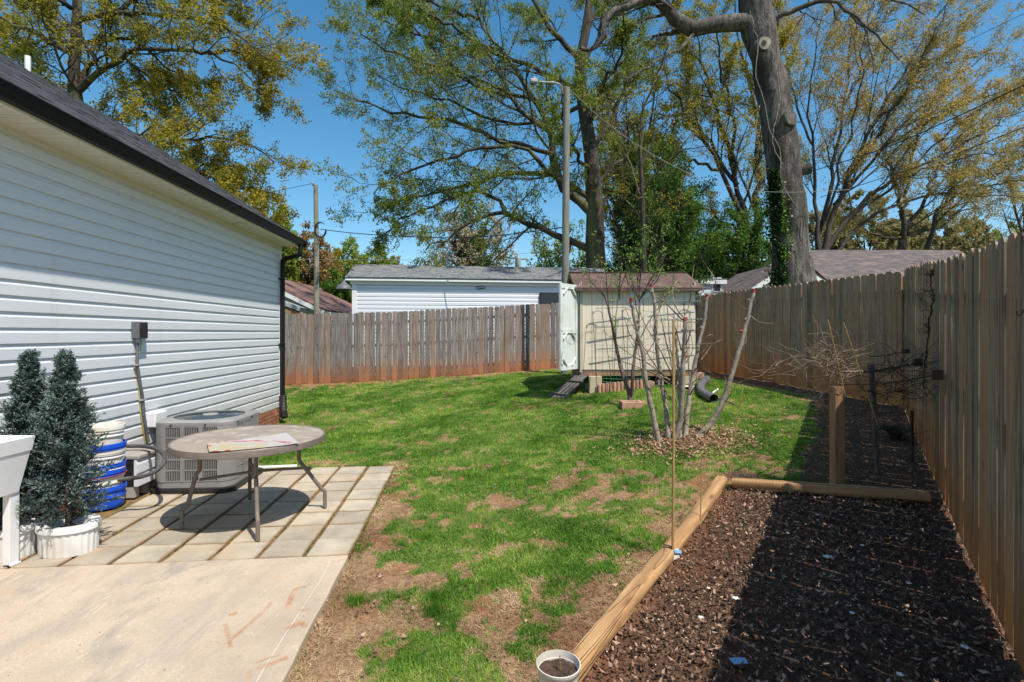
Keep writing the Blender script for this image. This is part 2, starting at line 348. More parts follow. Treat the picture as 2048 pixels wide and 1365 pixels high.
def slab_mat():
    m, nt, b, N, L = newmat('poured concrete')
    b.inputs['Roughness'].default_value = .88; b.inputs['Specular IOR Level'].default_value = .25
    v = coords(N, L, 'Object'); vs = coords(N, L, 'Object', (1, .45, 1))
    n = noise(N, L, v, 1.3, 6, .6); n2 = noise(N, L, v, 130, 3)
    col = mix(N, L, maprange(N, L, n, .38, .66), (.54,.435,.32), (.42,.33,.24))
    col = mix(N, L, maprange(N, L, noise(N, L, vs, 3.5, 5, .65, .8), .48, .66, 0, .75), col, (.37,.31,.25))
    col = mix(N, L, maprange(N, L, noise(N, L, vs, 2.1, 4, .6, 1.), .56, .68, 0, .75), col, (.27,.245,.215))
    col = mix(N, L, maprange(N, L, noise(N, L, v, 4.3, 3), .63, .78, 0, .5), col, (.56,.33,.16))
    # long hairline scratches
    vw = coords(N, L, 'Object', (9, .7, 1)); ns = noise(N, L, vw, 1.1, 1, .5, .2)
    ln = maprange(N, L, math_(N, L, 'ABSOLUTE', math_(N, L, 'SUBTRACT', ns, .5)), 0, .004, .5, 0); col = mix(N, L, ln, col, (.66,.58,.46))
    sp = N('ShaderNodeTexVoronoi'); sp.inputs['Scale'].default_value = 9; L(v, sp.inputs['Vector'])
    col = mix(N, L, maprange(N, L, sp.outputs['Distance'], .02, .05, .75, 0), col, (.25,.20,.15))
    col = mix(N, L, maprange(N, L, n2, .4, .65, 0, .4), col, (.30,.25,.19))
    L(col, b.inputs['Base Color']); bump(N, L, b, math_(N, L, 'ADD', math_(N, L, 'MULTIPLY', n2, .6), n), .3, .004); return m
def siding_mat():
    m, nt, b, N, L = newmat('dusty white vinyl siding'); b.inputs['Roughness'].default_value = .42; b.inputs['Specular IOR Level'].default_value = .4
    v = coords(N, L, 'Object'); big = noise(N, L, coords(N, L, 'Object', (.5, .5, 1.2)), 1, 3); fine = noise(N, L, coords(N, L, 'Object', (3, 1.2, 40)), 1, 4, .6)
    col = mix(N, L, maprange(N, L, fine, .3, .7), (.69,.70,.71), (.645,.65,.66)); col = mix(N, L, maprange(N, L, big, .5, .75, 0, .35), col, (.60,.59,.56))
    sp = N('ShaderNodeSeparateXYZ'); L(v, sp.inputs[0]); sn = noise(N, L, coords(N, L, 'Object', (4, 4, 5)), 1, 5, .65)
    zz = math_(N, L, 'ADD', sp.outputs['Z'], math_(N, L, 'MULTIPLY', math_(N, L, 'SUBTRACT', sn, .5), 1.1)); col = mix(N, L, maprange(N, L, zz, .1, .75, .5, 0), col, (.42,.34,.26))
    dr = noise(N, L, coords(N, L, 'Object', (6, 6, .5)), 1, 3); col = mix(N, L, maprange(N, L, dr, .60, .75, 0, .22), col, (.45,.43,.39))
    L(col, b.inputs['Base Color']); bump(N, L, b, noise(N, L, coords(N, L, 'Object', (2.2, 2.2, 1.5)), 1, 2), .35, .012); return m
MT['siding_house'] = siding_mat()
MT['paver'] = paver_mat(); MT['slab'] = slab_mat()
def timber_mat():
    m, nt, b, N, L = newmat('treated landscape timber'); b.inputs['Roughness'].default_value = .85; b.inputs['Specular IOR Level'].default_value = .2
    v = coords(N, L, 'Object', (1.2, 22, 22), offrand=True); v2 = coords(N, L, 'Object', (2.2, 5, 5), offrand=True); v3 = coords(N, L, 'Object', (1, 1, 1))
    g = noise(N, L, v, 1, 6, .65, .5); p = noise(N, L, v2, 1, 4)
    col = mix(N, L, maprange(N, L, g, .36, .64), (.56,.35,.17), (.36,.20,.085)); col = mix(N, L, maprange(N, L, p, .5, .72, 0, .8), col, (.33,.20,.105))
    wv = N('ShaderNodeTexWave'); wv.bands_direction = 'X'; wv.inputs['Scale'].default_value = 28; wv.inputs['Distortion'].default_value = 2.5; wv.inputs['Detail'].default_value = 2; L(v3, wv.inputs['Vector'])
    col = mix(N, L, maprange(N, L, wv.outputs['Fac'], 0, .5, .35, 0), col, (.24,.13,.06))
    cr = noise(N, L, coords(N, L, 'Object', (.55, 9, 9), offrand=True), 1, 2, .5, .3); ck = maprange(N, L, math_(N, L, 'ABSOLUTE', math_(N, L, 'SUBTRACT', cr, .5)), 0, .010, 1, 0); col = mix(N, L, math_(N, L, 'MULTIPLY', ck, .75), col, (.09,.05,.03))
    vo = N('ShaderNodeTexVoronoi'); vo.inputs['Scale'].default_value = 1; L(coords(N, L, 'Object', (2.4, 8, 8), offrand=True), vo.inputs['Vector']); kn = maprange(N, L, vo.outputs['Distance'], .06, .2, 1, 0); col = mix(N, L, math_(N, L, 'MULTIPLY', kn, .8), col, (.15,.075,.035))
    L(col, b.inputs['Base Color']); bump(N, L, b, math_(N, L, 'SUBTRACT', math_(N, L, 'ADD', g, math_(N, L, 'MULTIPLY', wv.outputs['Fac'], .35)), math_(N, L, 'MULTIPLY', ck, 1.2)), .8, .006); return m
MT['timber'] = timber_mat()
def ground_mat():
    m, nt, b, N, L = newmat('yard ground')
    b.inputs['Roughness'].default_value = .97; b.inputs['Specular IOR Level'].default_value = .1
    v = coords(N, L, 'Object'); at = lambda n: (lambda a: (setattr(a, 'attribute_name', n), a.outputs['Fac'])[1])(N('ShaderNodeAttribute'))
    n1 = noise(N, L, v, 28, 5, .7); n2 = noise(N, L, v, 2.2, 4); n3 = noise(N, L, v, 110, 3, .6)
    straw = mix(N, L, maprange(N, L, n1, .35, .65), (.44,.28,.155), (.22,.12,.07))
    straw = mix(N, L, maprange(N, L, n2, .5, .66, 0, .75), straw, (.33,.125,.055))
    straw = mix(N, L, maprange(N, L, n3, .5, .7, 0, .5), straw, (.10,.06,.04))
    green = mix(N, L, maprange(N, L, n1, .35, .65), (.07,.12,.02), (.17,.19,.055))
    cv = math_(N, L, 'ADD', at('cover'), math_(N, L, 'MULTIPLY', math_(N, L, 'ADD', n1, -.5), .5))
    col = mix(N, L, maprange(N, L, cv, .42, .60), straw, green)
    bed = mix(N, L, maprange(N, L, n1, .38, .62), (.05,.033,.023), (.15,.088,.056))
    bed = mix(N, L, maprange(N, L, n2, .52, .68, 0, .6), bed, (.15,.062,.034))
    col = mix(N, L, at('bed'), col, bed)
    clay = mix(N, L, maprange(N, L, n1, .3, .7), (.44,.175,.075), (.32,.14,.07)); col = mix(N, L, at('clay'), col, clay)
    L(col, b.inputs['Base Color']); bump(N, L, b, math_(N, L, 'ADD', n1, math_(N, L, 'MULTIPLY', n3, .5)), .9, .02); return m
MT['ground'] = ground_mat()
MT['joint'] = M('mossy joint soil', (.24,.13,.06), (.10,.10,.03), 9, .97, .8, c3=(.30,.17,.08), s3=4, fine=90)

# ------------------------------------------------------------------ ground cover fields
def seg_dist(x, y, a, b):
    ax, ay = a; dx, dy = b[0]-a[0], b[1]-a[1]; t = np.clip(((x-ax)*dx+(y-ay)*dy)/(dx*dx+dy*dy), 0, 1)
    return np.hypot(x-ax-t*dx, y-ay-t*dy)
def side(x, y, a, b): return (b[0]-a[0])*(y-a[1])-(b[1]-a[1])*(x-a[0])
DRY = [(720,1060,.35),(735,1150,.35),(750,1210,.35),(690,1280,.3),(790,1190,.35),(850,1175,.25),(940,1215,.32),(1010,1230,.22),(640,1340,.3),(760,1010,.22),(800,955,.22),
 (690,925,.22),(600,918,.2),(1080,950,.25),(1120,965,.2),(1240,1000,.3),(1190,1005,.2),(1010,1010,.18),(1050,1085,.2),(1250,1180,.3),(1300,1120,.28),(1350,1060,.2),(1180,1260,.3),(1240,1230,.25),(1120,1210,.2),
 (1048,815,.35),(750,887,.22),(665,852,.45),(1080,897,.18),(1245,812,.5),(1370,885,.55),(1450,895,.35),(1480,960,.3),(1090,1320,.12),(1000,1290,.14),(680,1215,.16),(590,1365,.3),(1560,850,.5),(1290,745,.4),(1160,785,.4),(1230,780,.3)]
GRN = [(850,1115,.16),(712,1205,.09),(1000,1075,.2),(1145,1125,.22),(870,1330,.22),(960,1330,.18),(800,1345,.12),(1060,1280,.12),(760,1225,.07),(1180,1095,.2),(1100,1060,.2),(860,1185,.09),(730,1310,.08),(1230,1050,.18),(1020,1130,.18)]
DRYW = [(*G(a, b)[:2], r) for a, b, r in DRY]; GRNW = [(*G(a, b)[:2], r) for a, b, r in GRN]
def cover(x, y):
    c = .66+.55*(fbm(x, y, 1.3)-.5)+1.7*(fbm(x+9, y+4, 4.5)-.5)+1.7*(fbm(x, y, 13., 3)-.5)
    c = c-.03*np.exp(-((y-2.6)/1.2)**2)+.26*np.clip((y-3.6)/3, 0, 1)*np.clip(1.2-abs(x)*.0, 0, 1)
    ff_ = .1+1.8*fbm(x+5, y+2, 3.5, 3)
    for a, b, r in DRYW: c = c-.27*ff_*np.exp(-((x-a)**2+(y-b)**2)/(r*r)*1.1)
    for a, b, r in GRNW: c = c+.30*np.exp(-((x-a)**2+(y-b)**2)/(r*r)*.9)
    dn = np.minimum(seg_dist(x, y, FN0, FN1), seg_dist(x, y, FR0, FR1)); c = c-1.0*np.exp(-(dn/.75)**4)
    c = c-.9*np.exp(-(seg_dist(x, y, FB0, (1.2,14.35))/.55)**2)*np.clip(fbm(x, y, 1.1)*2.2-.1, 0, 1)
    c = c-.5*np.exp(-(seg_dist(x, y, T0, T2_)/.28)**2)
    e = SLAB_C+pu*2.6; c = c-.6*np.exp(-(seg_dist(x, y, SLAB_C-pu*2, e)/.26)**2)-.5*np.exp(-(seg_dist(x, y, e, e-pv*1.6)/.14)**2)
    return np.clip(c, 0, 1)
def bedmask(x, y):
    nl = side(x, y, T0, T2_) < 0; fa = side(x, y, T2_, T3_) < 0     # right of the long timber, in front of the cross timber
    fn = side(x, y, FN1, FN0) > 0
    dn = seg_dist(x, y, FN0, FN1)+.25*(fbm(x, y, 3.)-.5)
    lit = (dn < .95)*(side(x, y, T2_, T3_) > 0)+(seg_dist(x, y, FR0, FR1)+.3*(fbm(x, y, 3.)-.5) < .42)
    return ((nl & fa & fn)).astype(float), (lit > 0).astype(float)
def on_paving(x, y, m=0.):
    q = np.stack([x-SLAB_C[0], y-SLAB_C[1]], -1); a = q@pu; b = q@pv
    return (b < m) & (a < 2.53+m) & (x > -4.4)
def occupied(x, y):
    return on_paving(x, y, -.004) | ((x < wx(y)+.02) & (y < 9.5))

# ------------------------------------------------------------------ terrain
xs = np.concatenate([[-400,-200,-100,-50,-25,-15,-11,-9], np.arange(-8, 6.6, .06), [7,8,10,14,20,30,60,120,250,400]])
ys = np.concatenate([[-300,-100,-40,-15,-6,-3,-1.5,-.5], np.arange(0, 15.0, .06), [15.6,16.5,18,20,24,30,40,60,100,200,500]])
X, Y = np.meshgrid(xs, ys); Z = H(X, Y)
Z = Z+.022*(fbm(X, Y, 1.1)-.5)+.02*(fbm(X, Y, 6.)-.5)
bm_, lt_ = bedmask(X, Y); Z = Z+bm_*.05*(fbm(X, Y, 7.)-.5)-bm_*.03
Z = np.where(on_paving(X, Y, .06), -.06, Z); Z = np.where((X < wx(Y)-.1) & (Y < 9.4), np.minimum(Z, -.05), Z)
nx, ny = len(xs), len(ys); ii = np.arange(nx*ny).reshape(ny, nx)
fq = np.stack([ii[:-1,:-1], ii[:-1,1:], ii[1:,1:], ii[1:,:-1]], -1).reshape(-1, 4)
me = mesh_np('ground', np.stack([X, Y, Z], -1).reshape(-1, 3), fq)
cv = cover(X, Y); far = (Y > 15) | (np.abs(X) > 8) | (Y < -1); cv = np.where(far, .8, cv)
fattr(me, 'cover', cv.ravel(), 'POINT'); fattr(me, 'bed', np.clip(bm_+lt_*.8, 0, 1).ravel(), 'POINT')
clay = np.exp(-(seg_dist(X, Y, FB0, (1., 14.3))/.3)**2)*np.clip(2.4*fbm(X, Y, 2.)-.5, 0, 1)+.9*np.exp(-(((X-DRYW[25][0])/.32)**2+((Y-DRYW[25][1])/.22)**2)) + .5*np.exp(-(seg_dist(X, Y, T0, T2_)/.2)**2)*np.clip(2*fbm(X, Y, 4.)-.5, 0, 1)
fattr(me, 'clay', np.clip(clay, 0, 1).ravel(), 'POINT')
g_ob = link('ground', me, MT['ground'], smooth=80); sm(g_ob, kind='structure')

# patio slab and pavers
mb = MB(); far_l = SLAB_C-pv*3.3; near_l = far_l-pu*6; near_r = SLAB_C-pu*6
poly = []
for k in range(41):
    p = SLAB_C-pu*6*(1-k/40)+pv*random.uniform(-.008, .006)*(0 < k < 40); poly.append(tuple(p))
for k in range(1, 25): poly.append(tuple(SLAB_C-pv*3.3*k/24+pu*random.uniform(-.002, .002)))
poly.append(tuple(near_l)); mb.prism(poly[::-1][::-1], -.12, 0.004)
o = mb.link('patio', MT['slab']); sm(o, kind='structure'); bev(o, .008)
mb = MB(); a = SLAB_C+pu*.005; b_ = SLAB_C+pu*2.53
mb.prism([tuple(a+pv*.0), tuple(b_+pv*.0), tuple(b_-pv*3.0), tuple(a-pv*3.0)], -.09, -.020)
pj = mb.link('patio_paving', MT['joint']); sm(pj, kind='structure')
pm = MB(); n = 9
for i in range(1):
    pm.box(-.148, .148, -.1525, .1525, -.045, 0)
pav = pm.mesh('paver'); pav.materials.append(MT['paver'])
for r_ in range(8):
    for c_ in range(8):
        c = SLAB_C-pv*(.155+c_*.326)+pu*(.165+r_*.3145)
        if c_ == 7 and r_ > 1: continue
        o = link('paver', pav, None, pj, loc=(c[0]+random.uniform(-.004,.004), c[1]+random.uniform(-.004,.004), random.uniform(-.006,.003)),
                 rot=(random.uniform(-.006,.006), random.uniform(-.006,.006), math.atan2(-pu[0], pu[1])+random.uniform(-.013,.013)))
        bev(o, .005, 1)
# orange marking paint on the slab (flat marks, thin sheets)
def paint_mat():
    m, nt, b, N, L = newmat('orange marking paint'); b.inputs['Base Color'].default_value = (.58,.24,.09,1); b.inputs['Roughness'].default_value = .9
    at = N('ShaderNodeAttribute'); at.attribute_name = 'edge'
    v = coords(N, L, 'Object'); n = noise(N, L, v, 90, 4, .7); n2 = noise(N, L, v, 9, 3)
    f = math_(N, L, 'MULTIPLY', at.outputs['Fac'], maprange(N, L, math_(N, L, 'ADD', math_(N, L, 'MULTIPLY', n, .6), math_(N, L, 'MULTIPLY', n2, .7)), .50, 1.15), True)
    tr = N('ShaderNodeBsdfTransparent'); ms = N('ShaderNodeMixShader'); L(f, ms.inputs[0]); L(tr.outputs[0], ms.inputs[1]); L(b.outputs[0], ms.inputs[2])
    L(ms.outputs[0], nt.nodes['Material Output'].inputs[0]); return m
PM = paint_mat()
def mark(pts, w):
    p = resample([G0(*q) for q in pts], 14); v = []; f = []; e = []
    d = nrm(np.gradient(p, axis=0)); s = np.stack([-d[:, 1], d[:, 0]], -1)
    for i in range(14):
        for j, u in enumerate((-1, -.4, .4, 1)):
            q = p[i]+s[i]*w*u; v.append((q[0], q[1], .0075)); e.append((0 if j in (0, 3) else 1)*(0 if i in (0, 13) else 1))
    for i in range(13):
        for j in range(3): f.append((i*4+j, i*4+j+1, i*4+j+5, i*4+j+4))
    return v, f, e
def G0(px, py, z=0.): y = F*(EYE-z)/(py-HY); return ((px-CX)/F*y, y)
MK = [([(620,1175),(598,1177),(588,1185),(580,1205),(574,1222)], .022), ([(592,1225),(612,1222),(622,1220)], .020), ([(572,1262),(592,1252),(612,1248)], .025), ([(607,1250),(611,1258)], .02), ([(626,1201),(640,1202)], .014),
      ([(545,1205),(520,1232),(490,1258),(462,1282),(450,1292)], .018), ([(450,1248),(455,1270),(462,1300)], .014), ([(457,1233),(475,1228)], .02), ([(512,1342),(545,1330),(578,1316)], .022), ([(496,1346),(506,1356)], .02), ([(510,1330),(540,1318),(565,1312)], .01)]
vv, ff, ee = [], [], []
for p, w in MK:
    v, f, e = mark(p, w); b0 = len(vv); vv += v; ee += e; ff += [tuple(i+b0 for i in q) for q in f]
me = bpy.data.meshes.new('paint_marks'); me.from_pydata(vv, [], ff); me.update(); fattr(me, 'edge', ee, 'POINT')
o = link('paint_marks', me, PM); sm(o, 'faded orange spray paint marks on the concrete patio corner', 'paint marks')

pts = [G0(*p) for p in ((660,1126),(640,1165),(610,1210),(575,1265),(540,1320),(510,1372))]; v = []
for x_, y_ in pts: v += [(x_-.003, y_, .0068), (x_+.003, y_, .0068)]
o = MB().add(v, [(2*i, 2*i+1, 2*i+3, 2*i+2) for i in range(5)]).link('chalk_line', M('pale scratch', (.62,.56,.47), (.5,.44,.36), 60, .9)); sm(o, 'thin pale line scratched along the right edge of the slab', 'chalk line')
# ------------------------------------------------------------------ grass and litter
def tri_blades(name, x, y, z, hgt, wid, lean, mat, label, cat):
    n = len(x); a = rng.random(n)*2*PI; d = np.stack([np.cos(a), np.sin(a), 0*a], -1)*(wid/2)[:, None]
    b = rng.random(n)*2*PI; l = np.stack([np.cos(b)*lean, np.sin(b)*lean, hgt], -1)
    p = np.stack([x, y, z], -1); v = np.stack([p-d, p+d, p+l], 1).reshape(-1, 3)
    f = np.arange(3*n).reshape(-1, 3); me = mesh_np(name, v, f)
    t = np.clip(rng.random(n)*.55+1.3*(fbm(x, y, 2.2)-.42)+.7*(fbm(x+3, y, 9., 2)-.4)+.03, 0, 1); fattr(me, 'tint', t)
    o = link(name, me, mat); return sm(o, label, cat, kind='stuff')
def scatter(n, y0=1.3, y1=14.9):
    y = y0*np.exp(rng.random(n)*math.log(y1/y0)); x = rng.uniform(-6.2, 5.3, n)
    k = (np.abs(x) < 1.25*y+.8) & ~occupied(x, y) & (side(x, y, FB0, FB1) < 0) & (side(x, y, FR0, FR1) < 0) & (side(x, y, FN0, FN1) < 0)
    return x[k], y[k]
GRASS = leafmat('lawn grass', (.068,.18,.014), (.18,.36,.036), (.44,.50,.12), .4)
STRAW = leafmat('dry grass', (.19,.11,.06), (.42,.29,.155), (.62,.47,.28), .2, .9)
x, y = scatter(1550000)
c = cover(x, y); bm1, lt1 = bedmask(x, y)
k = (rng.random(len(x)) < np.clip((c-.20)*1.9, 0.02, 1)) & (bm1 < .5) & (lt1 < .5)
xg, yg = x[k], y[k]; z = H(xg, yg); s = .7+.6*fbm(xg, yg, 2.5)
wd = .0024+.0011*yg
tri_blades('lawn_grass', xg, yg, z-.004, (.012+.024*rng.random(len(xg))+.03*(rng.random(len(xg)) < .04))*s, wd, .012+.02*rng.random(len(xg)), GRASS, 'short patchy green lawn with clover, thin near the patio', 'grass')
k2 = (~k) & (bm1 < .5) & (rng.random(len(x)) < np.where(lt1 > .5, .12, .6))
xs_, ys_ = x[k2], y[k2]
tri_blades('dry_grass', xs_, ys_, H(xs_, ys_)+.001, .003+.016*rng.random(len(xs_)), .002+.0008*ys_, .018+.03*rng.random(len(xs_)), STRAW, 'dead straw coloured grass lying in bare patches of the lawn', 'dry grass')
for (px, py, lb) in ((870,1195,'small weedy grass tuft in the bare strip beside the patio'),(1062,1100,'taller pale grass tuft in the middle foreground lawn'),(855,1075,'bluish grass tuft near the patio corner'),(870,1225,'coarse grass tuft below the bare patch'),(712,1206,'round green weed clump close to the slab edge')):
    g_ = G(px, py); m_t = 240; tx = rng.normal(g_[0], .034, m_t); ty = rng.normal(g_[1], .030, m_t)
    o = tri_blades('grass_tuft', tx, ty, H(tx, ty)-.003, rng.uniform(.03, .075, m_t), np.full(m_t, .0055), rng.uniform(.015, .05, m_t), GRASS, lb, 'grass tuft'); del o['kind']; o['group'] = 'grass tufts in the foreground lawn'
# clover leaves
x, y = scatter(260000, 1.6, 8); c = cover(x, y); bm1, lt1 = bedmask(x, y)
k = (c > .55) & (fbm(x+3, y, 2.2) > .5) & (bm1 < .5) & (lt1 < .5); x, y = x[k], y[k]; n = len(x)
def quads(x, y, z, su, sv, tilt, name, mat, label, cat, bend=.0, kind='stuff', tint=None):
    n = len(x); a = rng.random(n)*2*PI; u = np.stack([np.cos(a), np.sin(a), rng.normal(0, tilt, n)], -1); w = np.stack([-np.sin(a), np.cos(a), rng.normal(0, tilt, n)], -1)
    u = nrm(u)*su[:, None]; w = nrm(w)*sv[:, None]; p = np.stack([x, y, z], -1)
    if bend:
        up = np.array([0, 0, 1.])*(su*bend*rng.uniform(.2, 1, n))[:, None]
        v = np.stack([p-u+up, p-w, p+w, p+u+up], 1).reshape(-1, 3); b = np.arange(n)*4
        f = np.concatenate([np.stack([b, b+1, b+2], -1), np.stack([b+1, b+3, b+2], -1)])
        tt = rng.random(n) if tint is None else tint; tt = np.concatenate([tt, tt])
    else:
        v = np.stack([p-u, p-w, p+u, p+w], 1).reshape(-1, 3); f = np.arange(4*n).reshape(-1, 4); tt = rng.random(n) if tint is None else tint
    me = mesh_np(name, v, f); fattr(me, 'tint', tt); o = link(name, me, mat); return sm(o, label, cat, kind=kind)
quads(x, y, H(x, y)+.010+.02*rng.random(n), .003+.0012*y*rng.random(n), .003+.0008*y, .5, 'clover', leafmat('clover', (.04,.11,.014), (.09,.20,.025), (.18,.30,.05), .3), 'clover patches growing through the lawn', 'clover')
n = 9000; ga = np.where(rng.random(n) < .5, 1, 0); cc = rng.integers(0, 9, n); rr_ = rng.integers(0, 9, n)
aa = np.where(ga == 1, rng.uniform(0, 2.5, n), .006+rr_*.3145+rng.normal(0, .004, n)); bb = np.where(ga == 1, .155-.163+cc*.326+rng.normal(0, .006, n), rng.uniform(0, 2.5, n))
px_ = SLAB_C[0]+pu[0]*aa-pv[0]*bb; py_ = SLAB_C[1]+pu[1]*aa-pv[1]*bb; k = (fbm(px_, py_, 4.) > .45) & (px_ > wx(py_)+.1); px_, py_ = px_[k], py_[k]; n = len(px_)
tri_blades('joint_moss', px_, py_, np.full(n, -.018), rng.uniform(.008, .024, n), np.full(n, .006), rng.uniform(.004, .012, n), leafmat('joint moss', (.09,.08,.015), (.22,.16,.05), (.34,.24,.10), .2, .9), 'moss and dead grass growing in the joints between the pavers', 'moss')
x = rng.uniform(-3.4, -1.1, 700); y = rng.uniform(2.2, 6.0, 700); n = 700; k = on_paving(x, y, -.03); x, y = x[k], y[k]; n = len(x)
quads(x, y, np.full(n, .006), rng.uniform(.002, .006, n), rng.uniform(.0015, .004, n), .2, 'patio_debris', leafmat('debris', (.10,.06,.03), (.34,.24,.14), (.66,.62,.55), 0, .9), 'tiny crumbs and dry bits scattered over the patio', 'debris')
# leaf litter
LEAFL = leafmat('dead leaves', (.08,.05,.035), (.24,.14,.09), (.50,.33,.23), .15, .8)
x = rng.uniform(-.2, 5.2, 90000); y = rng.uniform(1.0, 14.5, 90000); bm1, lt1 = bedmask(x, y)
ok = (side(x, y, FR0, FR1) < 0) & (side(x, y, FN0, FN1) < 0)
k = ok & (((bm1 > .5) & (rng.random(len(x)) < .62*(.2+1.6*fbm(x, y, 2.)))) | ((lt1 > .5) & (rng.random(len(x)) < .55))); x, y = x[k], y[k]; n = len(x)
quads(x, y, H(x, y)+rng.uniform(-.012, .022, n), rng.uniform(.005, .024, n), rng.uniform(.004, .012, n), .45, 'leaf_litter', LEAFL, 'brown dead leaves and bark bits over the dark garden bed', 'leaf litter', .35)
tb = P3(1350, 880, 6.2); x = rng.normal(tb[0]+.12, .36, 3200); y = rng.normal(6.15, .30, 3200); n = 3200
quads(x, y, H(x, y)+rng.uniform(.002, .03, n), rng.uniform(.012, .035, n), rng.uniform(.007, .016, n), .4, 'wood_chips', leafmat('wood chips', (.16,.08,.05), (.34,.20,.12), (.50,.33,.21), .1, .9), 'reddish brown wood chips around the pruned multi-stem tree', 'wood chips', .5)
x, y = scatter(9000, 1.6, 13.5); bm1, lt1 = bedmask(x, y); k = (bm1 < .5) & (rng.random(len(x)) < .16); x, y = x[k], y[k]; n = len(x)
quads(x, y, H(x, y)+.02+.01*rng.random(n), rng.uniform(.010, .022, n), rng.uniform(.006, .012, n), .3, 'scattered_leaves', LEAFL, 'few dry leaves scattered on the lawn', 'leaves', .6)
x = rng.uniform(-.2, 5, 9000); y = rng.uniform(1., 5.2, 9000); bm1, _l = bedmask(x, y); k = (bm1 > .5) & (rng.random(9000) < .1+.5*(fbm(x, y, 2.5) > .56)); x, y = x[k], y[k]; n = len(x)
quads(x, y, H(x, y)+rng.uniform(0, .015, n), rng.uniform(.002, .007, n), rng.uniform(.002, .006, n), .5, 'eggshell_bits', leafmat('white bits', (.62,.55,.42), (.72,.69,.62), (.75,.74,.72), 0, .7), 'tiny white shell and perlite bits in the garden bed', 'white bits', .4)
x = rng.uniform(-.2, 5, 60000); y = rng.uniform(1., 5.2, 60000); bm1, _l = bedmask(x, y); k = (bm1 > .5); x, y = x[k], y[k]; n = len(x)
quads(x, y, H(x, y)+rng.uniform(-.012, .012, n), rng.uniform(.004, .013, n), rng.uniform(.003, .010, n), .9, 'soil_clods', leafmat('soil clods', (.033,.021,.014), (.10,.06,.038), (.24,.145,.09), 0, .95), 'crumbly dark mulch and soil of the garden bed', 'soil', .9)

# ------------------------------------------------------------------ house on the left
YN = -2.2
house = thing('white_house', 'white vinyl-sided house with black gutter and charcoal roof at left', 'house', (wx(0), 0, 0))
uw = Vector((WALL_S, 1, 0)).normalized(); ow = Vector((uw.y, -uw.x, 0))     # along the wall, outward
def wp(y, out=0., z=0.): return Vector((wx(y), y, z))+ow*out
COURSE = .127; Z0 = .247
prof = [(-.02,0),(.016,0),(.0165,.004),(.0145,.086),(.004,.103),(.001,.127),(-.02,.127)]
LW = (wp(9.43)-wp(YN)).length; hloc = Vector(house.location); rs_ = random.Random(5)
for k in range(23):
    s0 = 0.; nxt = rs_.uniform(1.2, 3.66); q_ = 0
    while s0 < LW-.01:
        s1 = min(nxt, LW); s1 = LW if LW-s1 < .5 else s1; mb = MB(); oo = .0016*(q_ % 2); mb.extr([tuple(ow*(p+oo)+Vector((0,0,z))) for p, z in prof], tuple(wp(YN)+uw*(s0-.0 if q_ == 0 else s0-.02)+Vector((0,0,Z0+k*COURSE))), tuple(wp(YN)+uw*s1+Vector((0,0,Z0+k*COURSE))))
        mb.link('siding_plank', MT['siding_house'], house); s0 = s1; nxt = s1+3.66; q_ += 1
ZS = 3.21
MB().extr([tuple(ow*p+Vector((0,0,z))) for p, z in [(-.02,0),(.014,0),(.014,.05),(.03,.052),(.03,.09),(-.02,.09)]], wp(YN, 0, Z0+23*COURSE), wp(9.43, 0, Z0+23*COURSE)).link('frieze_board', MT['soffit'], house)
MB().obox(wp(9.46, 0, 1.72), uw*.045, ow*.022, (0,0,1.48)).link('corner_board', MT['trim'], house)
MB().obox(wp((YN+9.4)/2, -.1, 1.6), uw*((9.4-YN)/2), ow*.07, (0,0,1.6)).link('wall_core', MT['mortar'], house)
# gable end wall (faces the back fence)
EAV = .30
OUT = .42; ridge_d = 3.4
mb = MB(); q0 = wp(9.40, -.03, .0); bk = wp(9.40, -ridge_d*2+EAV, 0)
mb.add([wp(9.40,-.03,-.1), wp(9.40,-2*ridge_d+.6,-.1), wp(9.40,-2*ridge_d+.6,3.2), wp(9.40,-ridge_d+.3,5.2), wp(9.40,-.03,3.2)], [(0,1,2,3,4)]); mb.link('gable_wall', MT['siding'], house)
# soffit panels
for k in range(38):
    ya = -2.0+k*.305
    if ya > 9.3: break
    m2 = MB(); m2.obox(wp(ya+.15, .168, ZS+.018), uw*.149, ow*.170, (0,0,.006))
    for j in range(3): m2.obox(wp(ya+.05+j*.1, .168, ZS+.010), uw*.006, ow*.170, (0,0,.003))
    m2.link('soffit_panel', MT['soffit'], house)
MB().extr([tuple(ow*p+Vector((0,0,z))) for p, z in [(.34,-.012),(.358,-.012),(.358,.15),(.34,.15)]], wp(YN,0,ZS), wp(9.50,0,ZS)).link('fascia', MT['soffit'], house)
gp = [(.360,.012),(.418,.012),(.424,.036),(.444,.062),(.449,.100),(.462,.104),(.462,.114),(.444,.114),(.438,.104),(.434,.070),(.412,.036),(.408,.020),(.370,.020),(.370,.114),(.360,.114)]
MB().extr([tuple(ow*p+Vector((0,0,z))) for p, z in gp], wp(YN,0,ZS), wp(9.56,0,ZS)).link('gutter', MT['black'], house)
MB().obox(wp(9.563, .409, ZS+.06), uw*.003, ow*.050, (0,0,.06)).link('gutter_end_cap', MT['black'], house)
